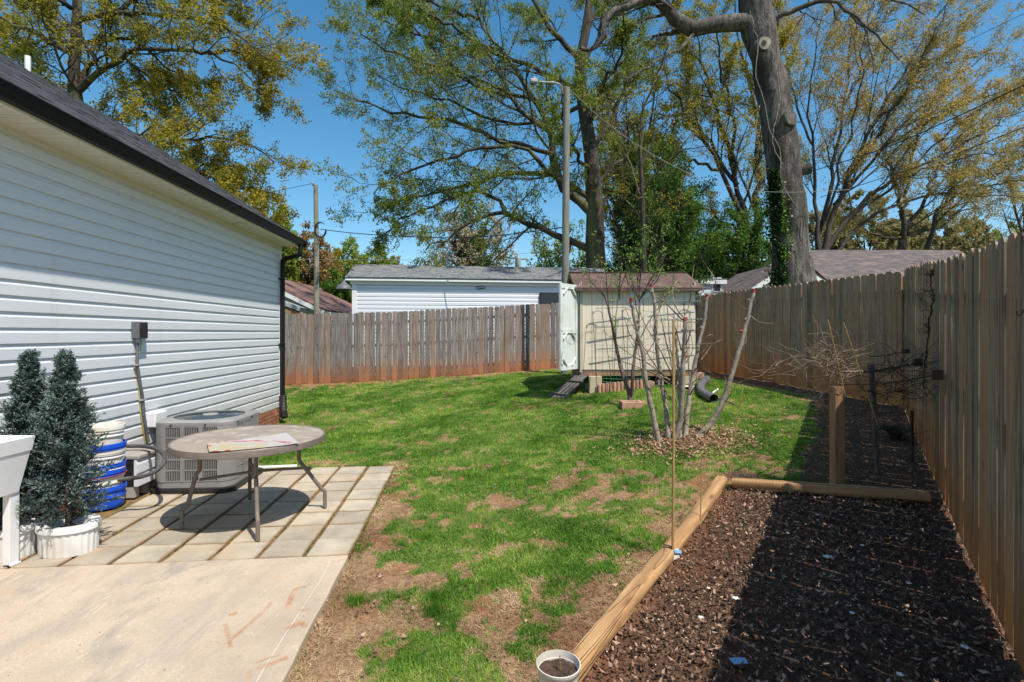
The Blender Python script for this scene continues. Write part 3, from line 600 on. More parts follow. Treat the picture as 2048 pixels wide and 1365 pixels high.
# roof: deck + shingle courses
m_ = .64; rdir = (-ow+Vector((0,0,m_))).normalized(); rn = rdir.cross(uw); rn = rn if rn.z > 0 else -rn
Ls = math.hypot(ridge_d+.0, ridge_d*m_); e0 = wp(YN, .385, ZS+.137)
mb = MB(); mb.obox(e0+rdir*(Ls/2)+uw*((9.62-YN)/2)-rn*.03, rdir*(Ls/2), uw*((9.62-YN)/2), rn*.02)
top = e0+rdir*Ls; r2 = (-ow-Vector((0,0,m_))).normalized(); n2 = Vector((r2.cross(uw))); n2 = n2 if n2.z > 0 else -n2
mb.obox(top+r2*(Ls/2)+uw*((9.62-YN)/2)-n2*.03, r2*(Ls/2), uw*((9.62-YN)/2), n2*.02)
rf = mb.link('roof', MT['shingle_dark'], house)
mb = MB(); nc = int(Ls/.14)
for k in range(nc):
    t = -YN*0; c0 = e0+rdir*(k*.14+.07-.012); y = random.uniform(0, .3); tot = 9.62-YN
    while y < tot-.05:
        w = random.choice((.16,.2,.26,.33)); w = min(w, tot-y); lift = random.choice((.004,.007,.011))
        mb.obox(c0+uw*(y+w/2)+rn*lift-rn*.008, rdir*.078, uw*(w/2-.002), (rn+rdir*-.03)*.005); y += w
sm(mb.link('shingles', MT['shingle_dark'], house), kind='stuff')
MB().extr([tuple(ow*p+Vector((0,0,z))) for p, z in [(.33,.145),(.385,.128),(.385,.133),(.33,.150)]], wp(YN,0,ZS), wp(9.62,0,ZS)).link('drip_edge', MT['galv'], house)
# vent pipe on roof
pv_ = wp(7.55, -2.80, 0); zr = ZS+.137+(.385+2.80)*m_
mb = MB(); mb.tube([(pv_.x, pv_.y, zr-.05), (pv_.x, pv_.y, zr+.20)], .036, 14); mb.link('vent_pipe', MT['trim'], house, smooth=40)
# round soffit vent
mb = MB(); c = wp(7.55, .17, ZS); mb.disc(c.x, c.y, c.z, .065, 24); mb.lathe([(.072, ZS+.005),(.072, ZS-.004),(.055, ZS-.004),(.055, ZS)], c.x, c.y, 24); mb.link('soffit_vent', MT['soffit'], house)
# downspout
mb = MB(); D = lambda y, o, z: wp(y, o, z)
path = [D(9.38,.405,3.225),(D(9.38,.405,3.13)),D(9.38,.38,3.04),D(9.40,.14,2.97),D(9.42,.085,2.92),D(9.42,.075,2.82),D(9.42,.075,1.5),D(9.42,.075,.42)]
mb.tube(resample(path, 40), .042, 8)
for z in (2.6, 1.4): mb.obox(D(9.42,.06,z), uw*.055, ow*.05, (0,0,.012))
mb.link('downspout', MT['black'], house, smooth=50)
mb = MB(); rr = []; pp = []
pts = resample([D(9.42,.08,.46),D(9.42,.085,.30),D(9.40,.10,.15),D(9.36,.13,.06)], 34)
mb.tube(pts, [.058+.007*((i//1) % 2) for i in range(34)], 14); mb.link('corrugated_spout', MT['black_plastic'], house)
# brick foundation
fd = thing('brick_foundation', 'low red brick foundation under the white house siding', 'foundation', tuple(wp(3, 0, 0)))
MB().obox(wp(3.5, -.10, .07), uw*6.0, ow*.085, (0,0,.17)).link('mortar', MT['mortar'], fd)
bmesh_ = MB().box(-.098,.098,-.02,.035,-.0285,.0285).mesh('brick'); bmesh_.materials.append(MT['brick'])
rz = math.atan2(uw.y, uw.x); fl = Vector(fd.location)
for r_ in range(5):
    y = 2.9+(r_ % 2)*.105; z = .205-r_*.066
    while y < 9.4:
        p = wp(y, -.012+random.uniform(-.003,.003), z)-fl; link('brick', bmesh_, None, fd, loc=p, rot=(0, 0, rz+PI)); y += .209
# gable-side bricks at the corner
for r_ in range(5):
    p = Vector(wp(9.41, -.08, .205-r_*.066))-fl; link('brick', bmesh_, None, fd, loc=p, rot=(0,0,rz-PI/2))

# conduit, meter box, covers on the wall
def wpx(px, py):  # point on the wall plane seen at a pixel
    r_ = (px-CX)/F; y = (WALL_C[0]-WALL_S*WALL_C[1])/(r_-WALL_S); return y, EYE+(HY-py)/F*y
y1, z1 = wpx(269, 661)
jb = thing('junction_box', 'dark grey electrical box on the white siding above the buckets', 'electrical box', tuple(wp(y1, 0, z1)))
bev(MB().obox(wp(y1,.05,z1), uw*.075, ow*.045, (0,0,.09)).link('housing', MT['grey_plastic'], jb), .008)
bev(MB().obox(wp(y1-.01,.099,z1+.005), uw*.06, ow*.008, (0,0,.075)).link('cover', MT['black_plastic'], jb), .005)
MB().tube([wp(y1-.02,.05,z1-.09), wp(y1-.02,.05,z1-.13)], .022, 10).link('fitting', MT['galv'], jb)
pts = [wp(y1-.02,.045,z1-.10)]
for px, py in ((266,700),(266,730),(272,770),(277,800),(279,830),(284,860),(288,885)):
    a, b = wpx(px, py); pts.append(wp(a, .045, b))
cd = thing('conduit', 'grey flexible conduit running down the white wall from the box', 'conduit', tuple(wp(y1,0,.3)))
MB().tube(resample(pts, 40), .016, 10).link('tube', MT['grey_plastic'], cd, smooth=60)
for k in (2, 4): MB().obox(pts[k]+ow*.0, uw*.035, ow*.02, (0,0,.008)).link('clamp', MT['galv'], cd)
pts2 = [p+uw*(-.02 if i > 3 else .03 if i < 2 else 0)-ow*.02 for i, p in enumerate(pts)]
MB().tube(resample([pts[0]+uw*.06, pts[1]+uw*.045]+pts2[2:], 40), .005, 6).link('yellow_cable', MT['yellow'], cd)
ya, za = wpx(304, 838)
lc = thing('line_cover', 'angled white plastic line cover on the wall beside the grey condenser', 'line cover', tuple(wp(ya,0,za)))
bev(MB().obox(wp(ya,.05,za), uw*.11, ow*.055, (0,0,.085)).link('cover', MT['conc'], lc), .015)
mb = MB()
for k in range(3):
    mb.tube(resample([wp(ya+.02+.03*k,.05,za-.08), wp(ya+.05+.03*k,.07,za-.22), wp(ya+.14,.12,za-.36-.02*k)], 12), .018, 8)
mb.link('insulated_line', MT['black_plastic'], lc, smooth=60)

# ------------------------------------------------------------------ fences
def board_mesh(nm, w, hh, t, mat, ear=.028, seedv=0, rounded=False):
    rr = random.Random(seedv); hw = w/2
    if rounded: outl = [(-hw,0),(hw,0),(hw,hh-.035),(hw-.014,hh-.012),(hw-.035,hh),(-hw+.035,hh),(-hw+.014,hh-.012),(-hw,hh-.035)]
    else: outl = [(-hw,0),(hw,0),(hw,hh-ear),(hw-ear,hh),(-hw+ear,hh),(-hw,hh-ear)]
    n = len(outl); v = [(x, -t/2, z) for x, z in outl]+[(x, t/2, z) for x, z in outl]
    f = [tuple(range(n)), tuple(range(n, 2*n))[::-1]]+[(i, n+i, n+(i+1)%n, (i+1)%n) for i in range(n)]
    me = bpy.data.meshes.new(nm); me.from_pydata(v, [], f); me.update(); me.materials.append(mat); return me
def fence(name, label, A, B, mat, w, gap, hh, inner, group, rounded=False, pane=2.4, gj=.003, bt=.016):
    """inner = +1 if boards face the left side of A->B"""
    A = np.array(A, float); B = np.array(B, float); d = nrm(B-A); L_ = np.linalg.norm(B-A); nn = np.array([-d[1], d[0]])*inner
    z0 = h(*A); root = thing(name, label, 'fence', (A[0], A[1], z0), group); ang = math.atan2(d[1], d[0])+(0 if inner < 0 else PI)
    meshes = [board_mesh('board', w, hh+dh, bt, mat, rounded=rounded) for dh in (-.008, 0, .006, .012)]
    s = w/2; zp = None; k = 0
    while s < L_:
        p = A+d*s+nn*.0; zz = h(*p)
        link('board', random.choice(meshes), None, root, loc=(p[0]-A[0]+nn[0]*random.uniform(-.003,.003), p[1]-A[1]+nn[1]*random.uniform(-.003,.003), zz-z0+.012+random.uniform(-.004,.004)),
             rot=(random.uniform(-.004,.004), random.uniform(-.006,.006), ang+random.uniform(-.01,.01)))
        s += w+max(.0008, gap+random.uniform(-gj, gj)); k += 1
    np_ = max(1, round(L_/pane))
    for i in range(np_):
        a = A+d*(L_*i/np_); b = A+d*(L_*(i+1)/np_); za, zb = h(*a), h(*b)
        for zr_ in (.25, .95, 1.55):
            mbr = MB(); off = -nn*(.008+.002+.019); mbr.beam((a[0]+off[0], a[1]+off[1], za+zr_), (b[0]+off[0], b[1]+off[1], zb+zr_), .038, .085); mbr.link('rail', mat, root)
    for i in range(np_+1):
        a = A+d*min(L_-.05, max(.05, L_*i/np_))-nn*(.008+.042+.047); za = h(*a)
        MB().box(a[0]-.044, a[0]+.044, a[1]-.044, a[1]+.044, za-.3, za+1.74).link('post', mat, root)
    return root
fence('wooden_fence', 'weathered grey-brown board fence with orange clay stain, across the back of the yard', FB0, FB1, MT['fence_back'], .136, .0085, 1.83, -1, 'wooden fences round the yard', rounded=True, gj=.005)
fence('wooden_fence', 'pale board fence in shade behind the pruned tree, far run at right', FR0, FR1, MT['fence_right'], .139, .0035, 1.80, -1, 'wooden fences round the yard', gj=.003)
fence('wooden_fence', 'tall pale board fence beside the dark garden bed, nearest run at right edge', FN0, FN1, MT['fence_right'], .138, .0085, 1.83, -1, 'wooden fences round the yard', gj=.004, bt=.010)
# hook on the near fence, vine climbing the near fence
dn = nrm(FN1-FN0); nnn = np.array([-dn[1], dn[0]])
if nnn[0] > 0: nnn = -nnn
def fn(s, z, o=.02): p = FN0+dn*s+nnn*o; return Vector((p[0], p[1], h(*p)+z))
def fn_px(px, py, o=.02):
    r_ = (px-CX)/F; q = FN0+nnn*o; s = (q[0]-r_*q[1])/(r_*dn[1]-dn[0]); p = q+dn*s; return Vector((p[0], p[1], EYE+(HY-py)/F*p[1]))
mb = MB(); mb.tube(resample([fn_px(2046,620), fn_px(2046,624,.04), fn_px(2040,631,.05), fn_px(2034,630,.05), fn_px(2034,623,.05)], 14), .0025, 6)
sm(mb.link('wire_hook', MT['rust'], smooth=60), 'small bent wire hook on the near fence at the right edge', 'hook')
mb = MB(); pts = [fn_px(x_, y_) for x_, y_ in ((1848,780),(1850,725),(1856,680),(1858,640),(1866,600),(1862,560),(1864,540))]
mb.tube(resample(pts, 60)+rng.normal(0, .004, (60, 3)), .006, 6)
for k in range(46):
    i = random.uniform(0, 5.9); a = pts[int(i)].lerp(pts[min(6, int(i)+1)], i % 1); q = [a]
    for j in range(4): q.append(q[-1]+Vector((random.uniform(-.05,.05), random.uniform(-.05,.05), random.uniform(-.02,.06))))
    mb.tube(resample(q, 8), .0022, 4)
sm(mb.link('climbing_vine', MT['bark_twig']), 'thin leafless vine climbing the near right fence', 'vine')

# ------------------------------------------------------------------ garden shed
SX0, SX1, SY0, SY1, SZ0, SZ1 = 1.35, 3.55, 9.95, 11.85, .843, 2.50
shed = thing('garden_shed', 'small tan garden shed with brown shingle roof and open pale door', 'shed', (SX0, SY0, .55))
npl = 11; pw = (SX1-SX0)/npl
pl = MB().box(.004, pw-.004, 0, .014, 0, SZ1-SZ0).mesh('wall_plank'); pl.materials.append(MT['shed_wall'])
sl = Vector(shed.location)
for i in range(npl): link('wall_plank', pl, None, shed, loc=Vector((SX0+i*pw, SY0-.014, SZ0))-sl)
npd = 9; pd = (SY1-SY0)/npd
for sx_ in (SX0, SX1):
    for i in range(npd):
        if sx_ == SX0 and 1 <= i <= 7: continue
        pm_ = MB().box(-.007, .007, .003, pd-.003, 0, SZ1-SZ0+.1).mesh('wall_plank'); pm_.materials.append(MT['shed_wall']); link('wall_plank', pm_, None, shed, loc=Vector((sx_+(-.007 if sx_ == SX0 else .007), SY0+i*pd, SZ0))-sl)
MB().box(SX0, SX1, SY1, SY1+.014, SZ0, SZ1).link('back_wall', MT['shed_wall'], shed)
mb = MB(); mb.box(SX0+.002, SX1-.002, SY0+.001, SY0+.02, SZ0+.01, SZ1).box(SX1-.02, SX1-.002, SY0+.02, SY1, SZ0+.01, SZ1); mb.link('frame', MT['darkwood'], shed)
MB().box(SX0-.01, SX1+.01, SY0-.02, SY1+.01, SZ0-.07, SZ0-.003).link('floor_skirt', MT['post'], shed)
RZ = 2.87; ym = (SY0+SY1)/2; OV = .13
for sx_, nm in ((SX0, 1), (SX1, 2)):
    mb = MB(); xx = sx_+(.02 if nm == 1 else -.02); mb.add([(xx,SY0,SZ1),(xx,SY1,SZ1),(xx,ym,RZ-.03)], [(0,1,2)]); mb.link('gable_panel', MT['shed_wall'], shed)
rt = MB()
for s_ in (-1, 1):
    ye = ym+s_*((SY1-SY0)/2+OV); ze = SZ1-.04
    a = Vector((0, ye-ym, ze-RZ)); Lr = a.length; a.normalize(); nr = Vector((0, -a.z*s_, abs(a.y)))
    nr = Vector((0, s_*abs(a.z), abs(a.y)))
    c = Vector(((SX0+SX1)/2, ym, RZ))+a*Lr/2
    rt.obox(c, Vector(((SX1-SX0)/2+.13,0,0)), a*Lr/2, nr*.012)
roof = rt.link('roof', MT['darkwood'], shed)
mb = MB()
for s_ in (-1, 1):
    ye = ym+s_*((SY1-SY0)/2+OV); ze = SZ1-.04; a = Vector((0, ye-ym, ze-RZ)); Lr = a.length; a.normalize(); nr = Vector((0, s_*abs(a.z), abs(a.y)))
    nc = 9
    for k in range(nc):
        x_ = SX0-.14; off = (k % 2)*.08
        while x_ < SX1+.14:
            w = min(.16-(off if x_ < SX0-.13 else 0), SX1+.145-x_)
            if w < .02: break
            c = Vector((x_+w/2, ym, RZ))+a*((k+.5)*Lr/nc+.006)+nr*(.018+random.choice((0,.0025)))
            mb.obox(c, (w/2-.0025,0,0), (a-nr*.07)*(Lr/nc*.55), nr*.003); x_ += w
mb.beam((SX0-.14, ym, RZ+.022), (SX1+.145, ym, RZ+.022), .16, .012)
sm(mb.link('shingles', MT['shingle_brown'], shed), kind='stuff')
for s_ in (-1, 1):
    MB().beam((SX0-.12, ym, RZ-.035), (SX0-.12, ym+s_*((SY1-SY0)/2+OV-.01), SZ1-.075), .02, .07).link('rake_board', MT['post'], shed)
MB().box(SX0-.13, SX1+.13, SY0-OV-.012, SY0-OV+.008, SZ1-.085, SZ1-.03).link('eave_board', MT['shingle_brown'], shed)
MB().box(2.30, 2.69, SY0-.02, SY0-.0145, 2.30, 2.485).link('white_plaque', MT['conc'], shed)
MB().box(SX0-.03, SX0+.02, SY0-.024, SY0-.0145, SZ0, SZ1-.02).link('corner_trim', MT['shed_trim'], shed)
MB().box(SX0+.0, SX1, SY0-.028, SY0-.0145, SZ0+.03, SZ0+.05).link('bottom_batten', MT['rust'], shed)
# open door leaf
def door(hx, hy, ex, ey, z0, z1, front=True):
    d = Vector((ex-hx, ey-hy, 0)); L_ = d.length; d.normalize(); n = Vector((d.y, -d.x, 0))
    if n.y > 0: n = -n
    H_ = Vector((hx, hy, 0)); zc = (z0+z1)/2; hz = (z1-z0)/2
    dr = MB().obox(H_+d*L_/2+Vector((0,0,zc)), d*L_/2, n*.008, (0,0,hz)).link('door', MT['door_in'], shed)
    t = .019; b = lambda a0, a1, zz0, zz1: MB().obox(H_+d*(a0+a1)/2+n*(.0085+t/2)+Vector((0,0,(zz0+zz1)/2)), d*(a1-a0)/2, n*t/2, (0,0,(zz1-zz0)/2)).link('batten', MT['door_in'], dr)
    b(0, .07, z0, z1); b(L_-.09, L_, z0, z1); b(.07, L_-.09, z1-.09, z1); b(.07, L_-.09, z0, z0+.09); b(.07, L_-.09, zc-.12, zc-.04)
    for a0, za, a1, zb in ((L_-.10, z1-.20, L_-.24, z1-.08), (.09, z1-.20, .22, z1-.08), (L_-.10, zc-.23, L_-.24, zc-.11), (.09, zc-.23, .22, zc-.11), (.09, z0+.22, .22, z0+.08), (L_-.1, z0+.22, L_-.24, z0+.08)):
        MB().beam(H_+d*a0+n*.03+Vector((0,0,za)), H_+d*a1+n*.03+Vector((0,0,zb)), .022, .035, up=tuple(n)).link('brace', MT['door_in'], dr)
    for zz in (z1-.1, zc-.08, z0+.1): MB().obox(H_+d*(L_-.05)+n*.031+Vector((0,0,zz)), d*.012, n*.003, (0,0,.012)).link('hinge', MT['rust'], dr)
    return dr
door(1.25, 9.95, .868, 9.42, .91, 2.53)
d2 = MB().obox((1.315, 10.02, 1.73), (.012,.015,0), (-.0,.06,0), (0,0,.83)).link('door_jamb', MT['door_in'], shed)
# cord tying the door
mb = MB(); mb.tube(resample([(.93,9.53,1.62),(1.15,9.6,1.60),(1.4,9.9,1.63),(1.6,9.92,1.66)], 16), .003, 5); sm(mb.link('door_cord', MT['wire_pale']), 'pale cord tied from the open shed door handle across the wall', 'cord')
# blocks under shed
zg = h(1.6, 9.9)
for i, (x_, y_, w) in enumerate(((1.60,9.86,.24),(3.45,9.98,.2),(1.45,11.5,.2),(3.4,11.5,.2),(2.5,10.6,.2))):
    o = MB().box(x_-w/2, x_+w/2, y_-.08, y_+.1, h(x_, y_)-.02, SZ0-.072).link('support_block', MT['shed_trim'], None)
    o.parent = shed; o.location = -sl
MB().beam((1.22, 9.97, h(1.2, 9.9)), (1.34, 10.0, SZ0-.08), .07, .10, up=(0,1,0)).link('support_post', MT['darkwood'], shed)
# ramp of grey slats
rp = thing('slat_ramp', 'grey weathered slat ramp leaning below the open shed door', 'ramp', (.9, 9.6, h(.9, 9.6)))
for i in range(4):
    o_ = Vector((.10*i*.8, -.085*i, 0)); a = Vector((1.30, 10.02, .80))+o_*.6; b = Vector((.70, 9.78, h(.70, 9.78)+.03))+o_
    MB().beam(a, b, .06, .02).link('slat', MT['oldwood'], rp)
for t in (.35, .9):
    a = Vector((1.30,10.02,.80)).lerp(Vector((.70,9.78,h(.7,9.78)+.03)), t)+Vector((-.03,.05,.03)); MB().beam(a, a+Vector((.27,-.30,0)), .05, .02).link('crosspiece', MT['oldwood'], rp)

# ------------------------------------------------------------------ raised edging in front of shed
eg = thing('brick_edging', 'curved border of scalloped clay edging blocks before the tan shed', 'garden edging', (*G(1190, 787)[:2], h(*G(1190, 787)[:2])))
el = Vector(eg.location)
lm = MB()
def logpiece(r, hh):
    m = MB(); n = 12; m.lathe([(r, 0), (r, hh-.012), (r*.8, hh)], 0, 0, n); m.disc(0, 0, hh, r*.8, n); return m.mesh('edging_log')
lg = logpiece(.033, .20); lg.materials.append(MT['terracotta']); lg.shade_smooth(); lg.set_sharp_from_angle(angle=R(50))
pa = Vector(G(1199, 787)); pb = Vector(G(1290, 778)); 
for i in range(13):
    p = pa.lerp(pb, i/12); link('edging_log', lg, None, eg, loc=Vector((p.x, p.y, h(p.x, p.y)-.02))-el)
sc = MB(); out = [(-.085,0),(.085,0),(.085,.09)]+[(.085*math.cos(a), .09+.05*math.sin(a)) for a in np.linspace(0, PI, 9)[1:-1]]+[(-.085,.09)]
nn_ = len(out); sc.add([(x_,-.028,z_) for x_,z_ in out]+[(x_,.028,z_) for x_,z_ in out], [tuple(range(nn_)), tuple(range(nn_,2*nn_))[::-1]]+[(i,nn_+i,nn_+(i+1)%nn_,(i+1)%nn_) for i in range(nn_)])
scm = sc.mesh('scalloped_block'); scm.materials.append(MT['stone_edge'])
pc = [Vector(G(1301, 775)), Vector(G(1340, 768)), Vector(G(1380, 761)), Vector(G(1402, 757))]
cur = resample([tuple(p) for p in pc], 7)
for i in range(7):
    p = cur[i]; t = cur[min(6, i+1)]-cur[max(0, i-1)]; link('scalloped_block', scm, None, eg, loc=Vector((p[0], p[1], h(p[0], p[1])-.01))-el, rot=(0, 0, math.atan2(t[1], t[0])))
pl_ = Vector(G(1185, 780)); 
for i in range(3):
    p = pa.lerp(Vector((pa.x-.12, pa.y+.5, 0)), .2+i*.38); link('scalloped_block', scm, None, eg, loc=Vector((p.x-.03, p.y, h(p.x, p.y)+.0))-el, rot=(0, 0, R(105)))
mb = MB(); mb.prism([(pa.x-.03,pa.y+.03),(pb.x,pb.y+.04),(pc[3].x,pc[3].y+.03),(pc[3].x,pc[3].y+.35),(pb.x,pb.y+.5),(pa.x-.1,pa.y+.55)], .45, h(pa.x, pa.y)+.13); mb.link('soil_fill', MT['joint'], eg)

# wire trellises against the shed
def hoop(label, x0, x1, yb, zt, lean, mat=MT['rust'], nm='wire_hoop'):
    zb = h((x0+x1)/2, yb)+.1; t = thing(nm, label, 'trellis', ((x0+x1)/2, yb, zb), 'wire trellises leaning on the shed'); r_ = (x1-x0)/2
    pts = [(x0+.05, yb, zb)]+[(x0, yb+lean*.9, zt-r_*1.3)]+[((x0+x1)/2-r_*math.cos(a), yb+lean, zt-r_+r_*math.sin(a)) for a in np.linspace(.3, PI-.3, 7)]+[(x1, yb+lean*.9, zt-r_*1.3), (x1+.15, yb, zb)]
    MB().tube(resample(pts, 44), .006, 6).link('rod', mat, t); return t
hoop('leftmost rusty wire hoop leaning on the tan shed wall', 1.55, 1.74, 9.62, 2.03, .2)
hoop('middle dark wire hoop against the shed, behind the small leafy tree', 2.12, 2.33, 9.66, 2.07, .2)
hoop('rightmost wire hoop at the right end of the shed wall', 3.30, 3.52, 9.66, 2.22, .2)
wf_ = thing('trellis_panel', 'green wire panel with long horizontal rods across the shed wall', 'trellis', (2.4, 9.72, .75))
for z_, xa, xb, tilt in ((2.08,1.60,2.40,.02),(1.72,1.55,2.42,.05),(1.70,1.58,2.35,.05),(1.30,1.60,2.42,.05),(1.285,1.62,2.40,.05),(2.22,2.75,3.65,.0),(1.86,2.80,3.68,.02),(1.845,2.82,3.66,.02),(1.38,2.75,3.62,0)):
    MB().tube([(xa, 9.80, z_), (xb, 9.84, z_+tilt)], .006, 6).link('rod', MT['green_rod'], wf_)
mb = MB()
for k in range(15): x_ = 1.55+k*.142; mb.tube([(x_, 9.86, .80), (x_+random.uniform(-.02,.02), 9.90, 1.95)], .0012, 4)
for k in range(9): z_ = .9+k*.12; mb.tube([(1.5, 9.87, z_), (3.5, 9.88, z_+random.uniform(-.02,.02))], .001, 4)
mb.link('mesh_wires', MT['green_rod'], wf_)
gm = MB()
for k in range(14): x_ = 1.75+k*.065; gm.tube([(x_, 9.80, .66), (x_+random.uniform(-.01,.01), 9.80, .80)], .004, 4)
for z_ in (.67, .735, .80): gm.tube(resample([(1.74,9.80,z_),(2.2,9.79,z_-.015),(2.65,9.80,z_+.01)], 10), .0045, 4)
sm(gm.link('garden_mesh', MT['green_wire']), 'bright green garden mesh stuffed below the shed floor', 'mesh')

# ------------------------------------------------------------------ small things in the yard
# clay block collar round the young tree
c = Vector(G(1262, 815)); cz = h(c.x, c.y)
bk = thing('block_collar', 'square clay block collar around the young tree trunk', 'planter', (c.x, c.y, cz))
for (x0,x1,y0,y1) in ((-.17,.17,-.13,-.07),(-.17,-.11,-.068,.13),(.11,.17,-.068,.13),(-.108,.108,.07,.13)):
    bev(MB().box(c.x+x0, c.x+x1, c.y+y0, c.y+y1, cz-.03, cz+.10).link('block', MT['terracotta'], bk), .008)
MB().box(c.x-.11, c.x+.11, c.y-.07, c.y+.07, cz, cz+.06).link('soil', MT['potsoil'], bk)
# grey elbow duct lying in the grass
pts = [P3(1402,772,8.6), P3(1400,785,8.35), P3(1412,800,8.0), P3(1428,798,7.85)]
pts = []
for px, py in ((1414,766),(1403,777),(1403,790),(1414,800),(1428,807)):
    g_ = G(px, py); pts.append((g_[0], g_[1], h(g_[0], g_[1])+.075))
mb = MB(); P_ = resample(pts, 26); v, f = tubes(P_[None], (.068+.002*np.sin(np.arange(26)*1.2))[None], 20); mb.add(v, [tuple(q) for q in f]); v, f = tubes(P_[None], np.full((1,26), .060), 20); mb.add(v, [tuple(q)[::-1] for q in f])
sm(mb.link('drain_elbow', MT['grey_plastic'], smooth=60), 'curved grey plastic drain pipe lying by the edging blocks', 'pipe')
g_ = G(1372, 778); mb = MB(); zz = h(g_[0], g_[1])+.02; mb.lathe([(.02,zz+.006),(.13,zz+.008),(.17,zz+.03),(.175,zz+.03),(.14,zz),(.0,zz-.002)], g_[0], g_[1], 28, 1, .8)
sm(mb.link('plate', MT['dish'], smooth=60), 'red and white plate lying on grass behind the pruned stems', 'plate')
for (a, b, lb) in (((1438,800),(1470,812),'pale stick lying in the shade edge by the drain pipe'), ((1425,790),(1436,782),'short white stick upright behind the curved pipe')):
    ga, gb = Vector(G(*a)), Vector(G(*b)); za, zb = h(ga.x, ga.y)+.03, h(gb.x, gb.y)+.03
    sm(MB().tube([(ga.x,ga.y,za),(gb.x,gb.y,zb)], .014, 6).link('stick', MT['fluff' if a[0] == 1438 else 'conc']), lb, 'stick')
# landscape timbers
def timber(label, a, b, extra=0.0, w=.095, hgt=.080):
    a = Vector((a[0], a[1], h(a[0], a[1])+.040)); b = Vector((b[0], b[1], h(b[0], b[1])+.040+extra)); L_ = (b-a).length
    pr = [(-.5,-.28),(-.36,-.5),(.36,-.5),(.5,-.28),(.51,0),(.49,.30),(.40,.44),(.2,.49),(.0,.5),(-.2,.49),(-.40,.44),(-.49,.30),(-.51,0)]
    nseg = 60; v = []; f = []; m_n = len(pr)
    for k in range(nseg+1):
        x_ = L_*k/nseg; e = .93 if k in (0, nseg) else 1.; bow = .006*math.sin(x_*2.1+a.x*9)
        for i, (p, q) in enumerate(pr):
            wob = .0035*math.sin(x_*7+i*2.3)*math.sin(x_*3.1+i); v.append((x_, (p*w*e+bow+wob+random.uniform(-.0008,.0008)), q*hgt*e+wob+random.uniform(-.0008,.0008)))
    for k in range(nseg):
        for i in range(m_n): f.append((k*m_n+i, k*m_n+(i+1)%m_n, (k+1)*m_n+(i+1)%m_n, (k+1)*m_n+i))
    f += [tuple(range(m_n))[::-1], tuple(range(nseg*m_n, (nseg+1)*m_n))]
    d = (b-a).normalized(); me = MB().add(v, f).mesh('landscape_timber')
    o = link('landscape_timber', me, MT['timber'], loc=a, rot=(0, -math.asin(d.z), math.atan2(d.y, d.x)), smooth=45); return sm(o, label, 'timber', 'landscape timbers edging the bed')
dT = nrm(T2_-T0); Tm = T0+dT*np.dot(T1-T0, dT)
timber('nearest landscape timber running from the white pot along the bed', T0-dT*.75, Tm-dT*.01)
timber('middle landscape timber between the bamboo stake and the bed corner', Tm+dT*.015, T2_+dT*.05)
dC = nrm(T3_-T2_); timber('round landscape timber crossing the back of the garden bed', T2_+dC*.10, T3_, w=.085, hgt=.085)
# arbor post
pb_ = Vector(G(1674, 981)); zb = h(pb_.x, pb_.y)
ap = MB().box(pb_.x-.042, pb_.x+.042, pb_.y-.042, pb_.y+.042, zb-.2, 1.15)
mm = ap.mesh('arbor_post'); o = link('arbor_post', mm, MT['post'], rot=None); bev(o, .006); sm(o, 'squat square brown wooden post standing behind the garden bed', 'post', 'vine arbor posts')
p2 = Vector(G(1757, 950)); z2 = h(p2.x, p2.y)
t2 = P3(1742, 730, p2.y)
sm(MB().beam((p2.x, p2.y, z2-.1), t2, .034, .034, up=(0,1,0)).link('arbor_post', MT['oldwood']), 'thin grey leaning stake behind the squat post', 'post', 'vine arbor posts')
p3 = Vector(G(1824, 928)); t3 = P3(1824, 800, p3.y); sm(MB().beam((p3.x,p3.y,h(p3.x,p3.y)-.1), (t3[0],t3[1],t3[2]-.1), .02, .02, up=(0,1,0)).link('arbor_post', MT['darkwood']), 'dark thin stake close to the near right fence', 'post', 'vine arbor posts')
lbs = ('nearest dark wooden bracket block on the near right fence', 'middle dark wooden bracket block where the vines bunch up', 'farthest small bracket block by the fence corner')
BR = []
for (px, py, sz), lb in zip(((1876,750,.036),(1836,725,.034),(1812,703,.026)), lbs):
    c = fn_px(px, py, .06); BR.append(c); d_ = Vector((dn[0], dn[1], 0)); n_ = Vector((nnn[0], nnn[1], 0))
    sm(MB().obox(c, d_*sz*.6, n_*.035, (0,0,sz)).link('bracket', MT['darkwood']), lb, 'bracket', 'bracket blocks for the vine wires')
tp = Vector((pb_.x, pb_.y, 1.15))
for k, (c, dz, lb) in enumerate(((BR[0], .02, 'lowest'), (BR[1], .12, 'middle'), (BR[2], .26, 'topmost'))):
    a = tp+Vector((.03*k, .02, dz)); q = [a, (a+c)/2+Vector((0,0,-.03)), c]
    sm(MB().tube(resample(q, 14), .006 if k != 1 else .013, 5).link('vine_wire', MT['oldwood' if k == 1 else 'rust']), lb+' support wire strung from the squat post to the fence', 'wire', 'vine support wires')
